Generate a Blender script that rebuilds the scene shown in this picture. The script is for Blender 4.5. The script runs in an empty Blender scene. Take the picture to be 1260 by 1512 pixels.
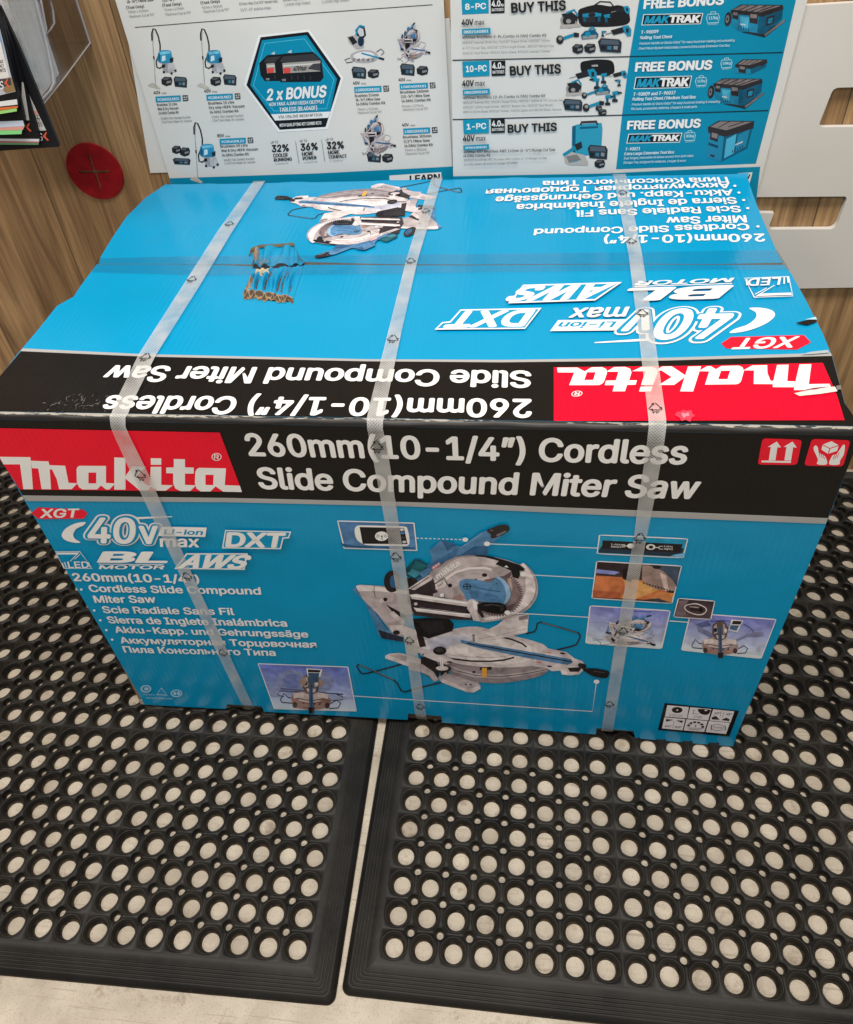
import bpy, bmesh, math, random
import numpy as np
from mathutils import Vector, Matrix, Euler
from mathutils.geometry import tessellate_polygon
random.seed(7)
scene = bpy.context.scene
COL = scene.collection

# ------------------------------------------------------------------ camera, world, lamps, exposure
FPX = 1166.318                      # focal length in photograph pixels (1260 x 1512)
cam_d = bpy.data.cameras.new('camera')
cam_d.sensor_fit = 'VERTICAL'; cam_d.sensor_height = 24.0
cam_d.lens = 24.0 * FPX / 1512.0
cam_d.clip_start = 0.02; cam_d.clip_end = 60
cam = bpy.data.objects.new('camera', cam_d); COL.objects.link(cam)
CAMP = Vector((0.58372, -0.61733, 1.0708))
cam.location = CAMP
cam.rotation_euler = Euler([math.radians(a) for a in (45.35582, 3.54535, 6.12764)], 'XYZ')
scene.camera = cam
CAMR = cam.rotation_euler.to_matrix()

world = bpy.data.worlds.new('World'); scene.world = world; world.use_nodes = True
bg = world.node_tree.nodes['Background']
bg.inputs['Color'].default_value = (1.0, 0.96, 0.90, 1); bg.inputs['Strength'].default_value = 0.12

def area(name, loc, target, sx, sy, power, col=(1, 0.95, 0.88)):
    d = bpy.data.lights.new(name, 'AREA'); d.shape = 'RECTANGLE'; d.size = sx; d.size_y = sy
    d.energy = power; d.color = col
    o = bpy.data.objects.new(name, d); COL.objects.link(o); o.location = loc
    o.rotation_euler = (Vector(target) - Vector(loc)).to_track_quat('-Z', 'Y').to_euler()
    return o
# unseen shop ceiling panels above and behind the photographer, and one added at left
area('unseen_lamp', (0.25, -0.35, 2.7), (0.25, -0.35, 0), 1.8, 0.6, 52)
area('unseen_lamp', (2.2, -0.20, 2.7), (2.2, -0.20, 0), 1.2, 0.6, 28)
area('unseen_lamp', (-1.6, -0.45, 2.7), (-1.5, -0.30, 0), 1.2, 0.6, 27)  # added out of view to brighten the left part of the wall
area('unseen_lamp', (0.4, -2.5, 2.7), (0.4, -2.3, 0), 1.8, 0.6, 43)
scene.view_settings.view_transform = 'Standard'
scene.view_settings.look = 'None'
scene.view_settings.exposure = 0.0
scene.view_settings.gamma = 1.0
scene.view_settings.use_curve_mapping = False
scene.render.engine = 'CYCLES'
scene.cycles.max_bounces = 6; scene.cycles.transparent_max_bounces = 16

# ------------------------------------------------------------------ sizes (metres)
W, D, H = 0.90, 0.60323, 0.58055     # box
MT = 0.012                           # mat thickness: mat tops are z = 0
YW = D + 0.020                       # wall face

# ------------------------------------------------------------------ colours and materials
def s2l(c):
    return tuple(((x / 255) / 12.92 if x <= 10 else (((x / 255) + 0.055) / 1.055) ** 2.4) for x in c)
MATS = {}
def sheen(N, L):
    """two-sided clear-film reflectance: about 4% face on, rising towards grazing"""
    w = N.new('ShaderNodeLayerWeight'); w.inputs['Blend'].default_value = .5
    p = N.new('ShaderNodeMath'); p.operation = 'POWER'; p.inputs[1].default_value = 4.0; L.new(w.outputs['Facing'], p.inputs[0])
    m = N.new('ShaderNodeMath'); m.operation = 'MULTIPLY_ADD'; m.inputs[1].default_value = .7; m.inputs[2].default_value = .04; L.new(p.outputs[0], m.inputs[0])
    return m.outputs[0]
def nodes_of(m):
    m.use_nodes = True
    return m.node_tree.nodes, m.node_tree.links, m.node_tree.nodes['Principled BSDF']
def ink(rgb, rough=0.3, k=1.0, kind='card'):
    """printed colour: rgb is sRGB, k scales the linear value"""
    key = (tuple(rgb), rough, k, kind)
    if key in MATS: return MATS[key]
    c = [min(0.86, max(0.002, v * k)) for v in s2l(rgb)]
    m = bpy.data.materials.new('print_%s_%02x%02x%02x' % ((kind,) + tuple(int(v) for v in rgb)))
    N, L, b = nodes_of(m)
    tc = N.new('ShaderNodeTexCoord')
    no = N.new('ShaderNodeTexNoise'); no.inputs['Scale'].default_value = 9; no.inputs['Detail'].default_value = 5
    L.new(tc.outputs['Object'], no.inputs['Vector'])
    mp = N.new('ShaderNodeMapRange'); mp.inputs['To Min'].default_value = 0.94; mp.inputs['To Max'].default_value = 1.05
    L.new(no.outputs['Fac'], mp.inputs['Value'])
    if kind == 'photo':      # printed photograph: grainy, unevenly toned ink
        no.inputs['Scale'].default_value = 55; no.inputs['Detail'].default_value = 7; no.inputs['Distortion'].default_value = .8
        mp.inputs['From Min'].default_value = .32; mp.inputs['From Max'].default_value = .68
        mp.inputs['To Min'].default_value = 0.66; mp.inputs['To Max'].default_value = 1.16
    mx = N.new('ShaderNodeVectorMath'); mx.operation = 'SCALE'
    mx.inputs[0].default_value = c; L.new(mp.outputs['Result'], mx.inputs['Scale'])
    L.new(mx.outputs['Vector'], b.inputs['Base Color'])
    r2 = N.new('ShaderNodeMapRange'); r2.inputs['To Min'].default_value = rough - 0.06; r2.inputs['To Max'].default_value = rough + 0.09
    L.new(no.outputs['Fac'], r2.inputs['Value']); L.new(r2.outputs['Result'], b.inputs['Roughness'])
    # board surface: broad waviness and the faint ribs of the corrugation
    n2 = N.new('ShaderNodeTexNoise'); n2.inputs['Scale'].default_value = 6 if kind != 'paper' else 4
    n2.inputs['Detail'].default_value = 3
    L.new(tc.outputs['Object'], n2.inputs['Vector'])
    bp = N.new('ShaderNodeBump'); bp.inputs['Strength'].default_value = 0.35; bp.inputs['Distance'].default_value = 0.012 if kind != 'paper' else 0.008
    L.new(n2.outputs['Fac'], bp.inputs['Height'])
    if kind != 'paper':
        wv = N.new('ShaderNodeTexWave'); wv.bands_direction = 'X'; wv.inputs['Scale'].default_value = 44
        wv.inputs['Distortion'].default_value = 0.6
        L.new(tc.outputs['Object'], wv.inputs['Vector'])
        b2 = N.new('ShaderNodeBump'); b2.inputs['Strength'].default_value = 0.25; b2.inputs['Distance'].default_value = 0.0004
        L.new(wv.outputs['Fac'], b2.inputs['Height']); L.new(bp.outputs['Normal'], b2.inputs['Normal'])
        L.new(b2.outputs['Normal'], b.inputs['Normal'])
    else:
        L.new(bp.outputs['Normal'], b.inputs['Normal'])
    b.inputs['Specular IOR Level'].default_value = 0.20
    MATS[key] = m
    return m

def plain(name, col, rough=0.6, scale=30, var=0.25, col2=None, bump=0.0, spec=0.4, stretch=(1, 1, 1)):
    if name in MATS: return MATS[name]
    m = bpy.data.materials.new(name); N, L, b = nodes_of(m)
    tc = N.new('ShaderNodeTexCoord'); mpg = N.new('ShaderNodeMapping'); mpg.inputs['Scale'].default_value = stretch
    L.new(tc.outputs['Object'], mpg.inputs['Vector'])
    no = N.new('ShaderNodeTexNoise'); no.inputs['Scale'].default_value = scale; no.inputs['Detail'].default_value = 6
    L.new(mpg.outputs['Vector'], no.inputs['Vector'])
    rp = N.new('ShaderNodeValToRGB')
    c2 = col2 or [v * (1 - var) for v in col]
    rp.color_ramp.elements[0].color = (*c2, 1); rp.color_ramp.elements[0].position = 0.3
    rp.color_ramp.elements[1].color = (*col, 1); rp.color_ramp.elements[1].position = 0.65
    L.new(no.outputs['Fac'], rp.inputs['Fac']); L.new(rp.outputs['Color'], b.inputs['Base Color'])
    b.inputs['Roughness'].default_value = rough; b.inputs['Specular IOR Level'].default_value = spec
    if bump:
        bp = N.new('ShaderNodeBump'); bp.inputs['Strength'].default_value = 0.6; bp.inputs['Distance'].default_value = bump
        L.new(no.outputs['Fac'], bp.inputs['Height']); L.new(bp.outputs['Normal'], b.inputs['Normal'])
    MATS[name] = m
    return m

# ------------------------------------------------------------------ objects
def link(o, parent=None):
    COL.objects.link(o)
    if parent is not None: o.parent = parent
    return o
def tag(o, label=None, cat=None, group=None, kind=None):
    if label: o['label'] = label
    if cat: o['category'] = cat
    if group: o['group'] = group
    if kind: o['kind'] = kind
    return o
def empty(name, loc, label, cat, group=None):
    o = bpy.data.objects.new(name, None); o.location = loc; o.empty_display_size = 0.05
    return tag(link(o), label, cat, group)
def mesh(name, verts, faces, mats, parent=None, fm=None, smooth=False):
    """verts are world coordinates; the parent is unrotated at its location"""
    off = parent_loc(parent)
    me = bpy.data.meshes.new(name)
    me.from_pydata([tuple(Vector(v) - off) for v in verts], [], faces)
    for m in (mats if isinstance(mats, (list, tuple)) else [mats]): me.materials.append(m)
    if fm is not None: me.polygons.foreach_set('material_index', fm)
    if smooth: me.polygons.foreach_set('use_smooth', [True] * len(me.polygons))
    me.update()
    return link(bpy.data.objects.new(name, me), parent)
def parent_loc(p):
    v = Vector((0, 0, 0))
    while p is not None:
        v = v + p.location; p = p.parent
    return v

# ------------------------------------------------------------------ planes: a spot measured in the photograph, put onto the real surface it lies on
class Plane:
    def __init__(s, O, U, V):
        s.O, s.U, s.V = Vector(O), Vector(U), Vector(V); s.N = s.U.cross(s.V)
    def uv(s, px, py):
        d = CAMR @ Vector(((px - 630) / FPX, -(py - 756) / FPX, -1))
        t = (s.O - CAMP).dot(s.N) / d.dot(s.N)
        q = CAMP + d * t - s.O
        return Vector((q.dot(s.U), q.dot(s.V)))
    def at(s, u, v, n=0.0): return s.O + s.U * u + s.V * v + s.N * n
    def px(s, px, py, n=0.0):
        q = s.uv(px, py); return s.at(q.x, q.y, n)
FRONT = Plane((0, 0, 0), (1, 0, 0), (0, 0, 1))
TOP = Plane((0, 0, H), (1, 0, 0), (0, 1, 0))
def wallplane(off): return Plane((0, YW - off, 0), (1, 0, 0), (0, 0, 1))

def affine(src, dst):
    """least-squares affine map of uv points"""
    A = np.array([[p[0], p[1], 1] for p in src], float); B = np.array([[p[0], p[1]] for p in dst], float)
    M = np.linalg.lstsq(A, B, rcond=None)[0]
    return lambda q: Vector((q[0] * M[0, 0] + q[1] * M[1, 0] + M[2, 0], q[0] * M[0, 1] + q[1] * M[1, 1] + M[2, 1]))

FONT_CACHE = {}
def grotesque():
    import os
    try: return bpy.data.fonts.load(os.path.join(bpy.utils.resource_path('LOCAL'), 'datafiles', 'fonts', 'Inter.woff2'))
    except Exception: return None
FONT = grotesque()
def glyphs(body, res):
    """outlines of a line of lettering as (points, triangles, layer per point); every contour is filled by itself, so overlapping strokes stay clean"""
    key = (body, res)
    if key in FONT_CACHE: return FONT_CACHE[key]
    c = bpy.data.curves.new('lettering', 'FONT'); c.body = body
    if FONT: c.font = FONT
    o = bpy.data.objects.new('lettering', c); COL.objects.link(o)
    dg = bpy.context.evaluated_depsgraph_get()
    cu = o.evaluated_get(dg).to_curve(dg)
    loops = []
    for sp in cu.splines:
        bp_ = sp.bezier_points; n = len(bp_); L = []
        for i in range(n):
            p, q = bp_[i], bp_[(i + 1) % n]; P0, P1, P2, P3 = p.co, p.handle_right, q.handle_left, q.co
            st = (P3 - P0).length; straight = ((P1 - P0).cross(P3 - P0)).length < 1e-4 * max(st, 1e-6) and ((P2 - P0).cross(P3 - P0)).length < 1e-4 * max(st, 1e-6)
            k = 1 if straight else 1 + res
            for j in range(k):
                t = j / k; L.append((P0 * (1 - t) ** 3 + P1 * 3 * t * (1 - t) ** 2 + P2 * 3 * t * t * (1 - t) + P3 * t ** 3).xy)
        M = [v for i, v in enumerate(L) if (v - L[i - 1]).length > 1e-5]
        if len(M) > 2: loops.append(M)
    o.to_curve_clear(); bpy.data.objects.remove(o); bpy.data.curves.remove(c)
    def ar(L): return .5 * sum(L[i - 1].x * L[i].y - L[i].x * L[i - 1].y for i in range(len(L)))
    def inside(p, L):
        r = False
        for i in range(len(L)):
            a, b = L[i - 1], L[i]
            if (a.y > p.y) != (b.y > p.y) and p.x < (b.x - a.x) * (p.y - a.y) / (b.y - a.y) + a.x: r = not r
        return r
    V, F, D = [], [], []
    if loops:
        A = [ar(L) for L in loops]
        # the outer contours turn the way of the outermost (leftmost) one
        sg = 1 if A[min(range(len(loops)), key=lambda i: min(v.x for v in loops[i]))] > 0 else -1
        outer = [i for i in range(len(loops)) if A[i] * sg > 0]; owned = {i: [] for i in outer}
        for h in range(len(loops)):
            if A[h] * sg < 0:
                c_ = [i for i in outer if inside(loops[h][0], loops[i])]
                if c_: owned[min(c_, key=lambda i: abs(A[i]))].append(loops[h])
        for k, i in enumerate(outer):
            ls = [loops[i]] + owned[i]; flat = [v for l in ls for v in l]; o_ = len(V)
            V += [(v.x, v.y) for v in flat]; D += [(k % 4) * 3e-6] * len(flat)
            F += [tuple(o_ + j for j in t) for t in tessellate_polygon([[Vector((v.x, v.y, 0)) for v in l] for l in ls])]
    FONT_CACHE[key] = (V, F, D)
    return FONT_CACHE[key]

class Print:
    """one printed picture or line of lettering: thin ink layers on a plane, collected into one mesh"""
    def __init__(s, plane, k=1.3, rough=0.3, kind='card'):
        s.pl, s.k, s.rough, s.kind = plane, k, rough, kind
        s.items = []; s.view(0, 0, 1)
    def view(s, ox, oy, sc, sy=None):
        s.o = (ox, oy, sc, sy or sc); return s
    def P(s, p):
        return s.pl.uv(s.o[0] + p[0] / s.o[2], s.o[1] + p[1] / s.o[3])
    def m(s, rgb): return ink(rgb, s.rough, s.k, s.kind if max(rgb) < 215 or s.kind != 'photo' else 'card')
    def poly(s, pts, rgb, holes=()):
        uv = [s.P(p) for p in pts]
        loops = [[Vector((q.x, q.y, 0)) for q in uv]] + [[Vector((*s.P(p), 0)) for p in h] for h in holes]
        flat = [Vector((q.x, q.y)) for l in loops for q in l]
        s.items.append((flat, [tuple(t) for t in tessellate_polygon(loops)], s.m(rgb)))
        return s
    def blob(s, pts, rgb, n=5):
        out = []; L = len(pts)
        for i in range(L):
            p0, p1, p2, p3 = (Vector(pts[(i + j - 1) % L]) for j in range(4))
            for a in range(n):
                t = a / n
                out.append(tuple(0.5 * ((2 * p1) + (p2 - p0) * t + (2 * p0 - 5 * p1 + 4 * p2 - p3) * t * t + (3 * p1 - p0 - 3 * p2 + p3) * t ** 3)))
        return s.poly(out, rgb)
    def ell(s, cx, cy, rx, ry, rgb, n=22, rot=0.0, a0=0, a1=360):
        c, q = math.cos(math.radians(rot)), math.sin(math.radians(rot)); pts = []
        for i in range(n + (a1 - a0 < 360)):
            a = math.radians(a0 + (a1 - a0) * i / n); x, y = rx * math.cos(a), ry * math.sin(a)
            pts.append((cx + x * c - y * q, cy + x * q + y * c))
        return s.poly(pts, rgb)
    def line(s, pts, w, rgb, closed=False):
        uv = [Vector(p) for p in pts]; n = len(uv); V = []; F = []
        for i in range(n):
            a = uv[i - 1] if (i or closed) else uv[i]; b = uv[(i + 1) % n] if (i < n - 1 or closed) else uv[i]
            d = (b - a); d = d.normalized() if d.length else Vector((1, 0)); q = Vector((-d.y, d.x)) * w / 2
            V += [s.P(uv[i] + q), s.P(uv[i] - q)]
        for i in range(n if closed else n - 1):
            j = (i + 1) % n; F.append((2 * i, 2 * i + 1, 2 * j + 1, 2 * j))
        s.items.append((V, F, s.m(rgb))); return s
    def dash(s, a, b, n, w, rgb):
        a, b = Vector(a), Vector(b)
        for i in range(n): s.line([a + (b - a) * (i / n), a + (b - a) * ((i + 0.55) / n)], w, rgb)
        return s
    def grad(s, quad, c0, c1, n=16):
        a, b, c, d = [Vector(q) for q in quad]
        for i in range(n):
            t0, t1 = i / n, (i + 1) / n; t = (i + .5) / n
            s.poly([a.lerp(d, t0), b.lerp(c, t0), b.lerp(c, t1), a.lerp(d, t1)], [c0[j] + (c1[j] - c0[j]) * t for j in range(3)])
        return s
    def text(s, body, bl, br, tl, rgb, bold=0.02, ref='H', res=2):
        """lettering stretched between two ends of its baseline; heavier weights are built from shifted copies"""
        V, F, D = glyphs(body, res)
        if not V: return s
        x0 = min(v[0] for v in V); x1 = max(v[0] for v in V); h = max(v[1] for v in glyphs(ref, 2)[0])
        A, B, C = s.P(bl), s.P(br), s.P(tl); w = bold * .8; m = s.m(rgb)
        e = w * .55 if bold < .05 else 0      # grown letters keep their overall width
        n = 0 if bold < .005 else (2 if res == 1 else (8 if bold < .05 else 24))
        for k in range(n + 1):
            t = 2 * math.pi * (k - 1) / max(n, 1); dx, dy = (0, 0) if k == 0 and n != 2 else (w * math.cos(t), w * math.sin(t) * .75)
            s.items.append(([(*(A + (B - A) * ((v[0] + dx - x0 + e) / (x1 - x0 + 2 * e)) + (C - A) * ((v[1] + dy) / h)), d) for v, d in zip(V, D)], F, m))
        return s
    def rrect(s, quad, r, rgb, n=4):
        """four corners with rounded ends, r as a fraction of the sides"""
        pts = []; q = [Vector(p) for p in quad]
        for i in range(4):
            p, a, b = q[i], q[i - 1], q[(i + 1) % 4]
            s0 = p + (a - p) * r[i % 2]; s1 = p + (b - p) * r[(i + 1) % 2]
            for j in range(n + 1):
                t = j / n; pts.append(tuple(s0 * (1 - t) ** 2 + p * 2 * t * (1 - t) + s1 * t * t))
        return s.poly(pts, rgb)
    def emit(s, name, parent, lift=0.0004, step=1.3e-5, plane=None, fmap=None):
        pl = plane or s.pl; V = []; F = []; FM = []; mats = []
        for i, (v, f, m) in enumerate(s.items):
            if m not in mats: mats.append(m)
            o = len(V); n = lift + i * step
            for q in v:
                d = q[2] if len(q) > 2 else 0.0; q = fmap(q) if fmap else q
                V.append(pl.at(q[0], q[1], n + d))
            for t in f:
                a = [V[o + j] for j in t]
                nn = sum(((a[j] - a[0]).cross(a[(j + 1) % len(a)] - a[0]) for j in range(1, len(a) - 1)), Vector())
                t = tuple(o + j for j in t)
                F.append(t if nn.dot(pl.N) >= 0 else t[::-1]); FM.append(mats.index(m))
        return mesh(name, V, F, mats, parent, FM)

def sheet(name, outline, plane, thick, mat, parent=None, holes=(), n0=0.0, mats=None):
    """a board or paper: outline (uv on the plane) given thickness behind the plane"""
    loops = [[Vector((q[0], q[1], 0)) for q in outline]] + [[Vector((q[0], q[1], 0)) for q in h] for h in holes]
    flat = [q for l in loops for q in l]; n = len(flat)
    tris = tessellate_polygon(loops)
    V = [plane.at(q.x, q.y, n0) for q in flat] + [plane.at(q.x, q.y, n0 - thick) for q in flat]
    F = []; FM = []
    for t in tris:
        a = [flat[j] for j in t]; sgn = (a[1] - a[0]).cross(a[2] - a[0]).z
        t = tuple(t) if sgn > 0 else tuple(t)[::-1]
        F.append(t); FM.append(0); F.append(tuple(j + n for j in t[::-1])); FM.append(0 if not mats else 1)
    o = 0
    for l in loops:
        k = len(l)
        for i in range(k):
            j = (i + 1) % k; F.append((o + i, o + j, n + o + j, n + o + i)); FM.append(0 if not mats else 1)
        o += k
    ob = mesh(name, V, F, mats or mat, parent, FM)
    bm = bmesh.new(); bm.from_mesh(ob.data); bmesh.ops.recalc_face_normals(bm, faces=bm.faces); bm.to_mesh(ob.data); bm.free()
    return ob

# ------------------------------------------------------------------ setting: floor, wall
def floor_material():
    m = bpy.data.materials.new('vinyl_floor'); N, L, b = nodes_of(m)
    tc = N.new('ShaderNodeTexCoord')
    n1 = N.new('ShaderNodeTexNoise'); n1.inputs['Scale'].default_value = 19; n1.inputs['Detail'].default_value = 8
    n2 = N.new('ShaderNodeTexNoise'); n2.inputs['Scale'].default_value = 520; n2.inputs['Detail'].default_value = 2
    n3 = N.new('ShaderNodeTexNoise'); n3.inputs['Scale'].default_value = 22; n3.inputs['Detail'].default_value = 9; n3.inputs['Roughness'].default_value = 0.75
    mp = N.new('ShaderNodeMapping'); mp.inputs['Scale'].default_value = (5, 160, 1); mp.inputs['Rotation'].default_value = (0, 0, 0.6)
    n4 = N.new('ShaderNodeTexNoise'); n4.inputs['Scale'].default_value = 2.0; n4.inputs['Detail'].default_value = 6
    for n in (n1, n2, n3): L.new(tc.outputs['Object'], n.inputs['Vector'])
    L.new(tc.outputs['Object'], mp.inputs['Vector']); L.new(mp.outputs['Vector'], n4.inputs['Vector'])
    r1 = N.new('ShaderNodeValToRGB'); e = r1.color_ramp.elements
    e[0].position = 0.3; e[0].color = (0.335, 0.285, 0.222, 1); e[1].position = 0.7; e[1].color = (0.51, 0.45, 0.365, 1)
    L.new(n1.outputs['Fac'], r1.inputs['Fac'])
    def over(prev, src, p0, p1, col, fac):
        r = N.new('ShaderNodeValToRGB'); r.color_ramp.elements[0].position = p0; r.color_ramp.elements[1].position = p1
        r.color_ramp.elements[0].color = (0, 0, 0, 1); r.color_ramp.elements[1].color = (fac, fac, fac, 1)
        L.new(src, r.inputs['Fac'])
        mx = N.new('ShaderNodeMix'); mx.data_type = 'RGBA'; mx.inputs['B'].default_value = (*col, 1)
        L.new(r.outputs['Color'], mx.inputs['Factor']); L.new(prev, mx.inputs['A']); return mx.outputs['Result']
    c = over(r1.outputs['Color'], n2.outputs['Fac'], 0.55, 0.68, (0.25, 0.20, 0.14), 0.5)
    c = over(c, n3.outputs['Fac'], 0.56, 0.70, (0.15, 0.095, 0.05), 0.8)
    c = over(c, n4.outputs['Fac'], 0.62, 0.67, (0.20, 0.15, 0.10), 0.5)
    L.new(c, b.inputs['Base Color']); b.inputs['Roughness'].default_value = 0.5
    return m
def slab(name, x0, x1, y0, y1, z0, z1, m, parent=None):
    V = [(x, y, z) for z in (z0, z1) for y in (y0, y1) for x in (x0, x1)]
    F = [(0, 2, 3, 1), (4, 5, 7, 6), (0, 1, 5, 4), (2, 6, 7, 3), (0, 4, 6, 2), (1, 3, 7, 5)]
    return mesh(name, V, F, m, parent)
fl = mesh('floor', [(-5, -5, -MT), (6, -5, -MT), (6, YW + .3, -MT), (-5, YW + .3, -MT)], [(0, 1, 2, 3)], floor_material())
tag(fl, kind='structure')

def wood_material():
    m = bpy.data.materials.new('oak_wall_planks'); N, L, b = nodes_of(m)
    tc = N.new('ShaderNodeTexCoord'); sx = N.new('ShaderNodeSeparateXYZ'); L.new(tc.outputs['Object'], sx.inputs[0])
    def mth(op, a, bb=None):
        n = N.new('ShaderNodeMath'); n.operation = op
        for i, v in enumerate((a, bb)):
            if v is None: continue
            if isinstance(v, (int, float)): n.inputs[i].default_value = v
            else: L.new(v, n.inputs[i])
        return n.outputs[0]
    PW = 0.2068
    col = mth('DIVIDE', mth('SUBTRACT', sx.outputs['X'], -0.016), PW)
    ci = mth('FLOOR', col); cf = mth('FRACT', col)
    wn = N.new('ShaderNodeTexWhiteNoise'); wn.noise_dimensions = '1D'; L.new(ci, wn.inputs['W'])
    row = mth('DIVIDE', mth('ADD', sx.outputs['Z'], mth('MULTIPLY', wn.outputs['Value'], 1.2)), 1.2)
    ri = mth('FLOOR', row); rf = mth('FRACT', row)
    w2 = N.new('ShaderNodeTexWhiteNoise'); w2.noise_dimensions = '2D'
    cb = N.new('ShaderNodeCombineXYZ'); L.new(ci, cb.inputs[0]); L.new(ri, cb.inputs[1]); L.new(cb.outputs[0], w2.inputs['Vector'])
    # grain, stretched along the plank and shifted per plank
    sh = N.new('ShaderNodeVectorMath'); sh.operation = 'ADD'; L.new(tc.outputs['Object'], sh.inputs[0])
    sc = N.new('ShaderNodeVectorMath'); sc.operation = 'SCALE'; sc.inputs['Scale'].default_value = 7; L.new(w2.outputs['Color'], sc.inputs[0]); L.new(sc.outputs[0], sh.inputs[1])
    def grain(sx_, sz_, scale, det, dist):
        mp = N.new('ShaderNodeMapping'); mp.inputs['Scale'].default_value = (sx_, 1, sz_); L.new(sh.outputs[0], mp.inputs['Vector'])
        n = N.new('ShaderNodeTexNoise'); n.inputs['Scale'].default_value = scale; n.inputs['Detail'].default_value = det; n.inputs['Distortion'].default_value = dist
        L.new(mp.outputs[0], n.inputs['Vector']); return n.outputs['Fac']
    g1 = grain(9, 0.8, 3.2, 6, 1.2); g2 = grain(55, 1.6, 4, 5, 0.2)
    r = N.new('ShaderNodeValToRGB'); e = r.color_ramp.elements
    e[0].position = 0.28; e[0].color = (0.215, 0.118, 0.052, 1); e[1].position = 0.72; e[1].color = (0.53, 0.335, 0.165, 1)
    x = e.new(0.5); x.color = (0.385, 0.230, 0.108, 1)
    L.new(g1, r.inputs['Fac'])
    r2 = N.new('ShaderNodeMapRange'); r2.inputs['From Min'].default_value = 0.3; r2.inputs['From Max'].default_value = 0.62; r2.inputs['To Min'].default_value = 0.62; r2.inputs['To Max'].default_value = 1.05
    L.new(g2, r2.inputs['Value'])
    r3 = N.new('ShaderNodeMapRange'); r3.inputs['To Min'].default_value = 0.80; r3.inputs['To Max'].default_value = 1.2; L.new(w2.outputs['Value'], r3.inputs['Value'])
    f = mth('MULTIPLY', r2.outputs[0], r3.outputs[0])
    # joints
    j = mth('MAXIMUM', mth('LESS_THAN', cf, 0.010), mth('LESS_THAN', rf, 0.0014))
    f = mth('MULTIPLY', f, mth('SUBTRACT', 1.0, mth('MULTIPLY', j, 0.65)))
    v = N.new('ShaderNodeVectorMath'); v.operation = 'SCALE'; L.new(r.outputs['Color'], v.inputs[0]); L.new(f, v.inputs['Scale'])
    L.new(v.outputs[0], b.inputs['Base Color']); b.inputs['Roughness'].default_value = 0.42
    bp = N.new('ShaderNodeBump'); bp.inputs['Strength'].default_value = 0.3; bp.inputs['Distance'].default_value = 0.001
    L.new(f, bp.inputs['Height']); L.new(bp.outputs['Normal'], b.inputs['Normal'])
    return m
wl = slab('wall', -3.0, 4.0, YW, YW + 0.05, -MT, 2.6, wood_material())
tag(wl, 'wall of vertical brown wood grain planks behind the box and posters', 'wall')

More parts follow.
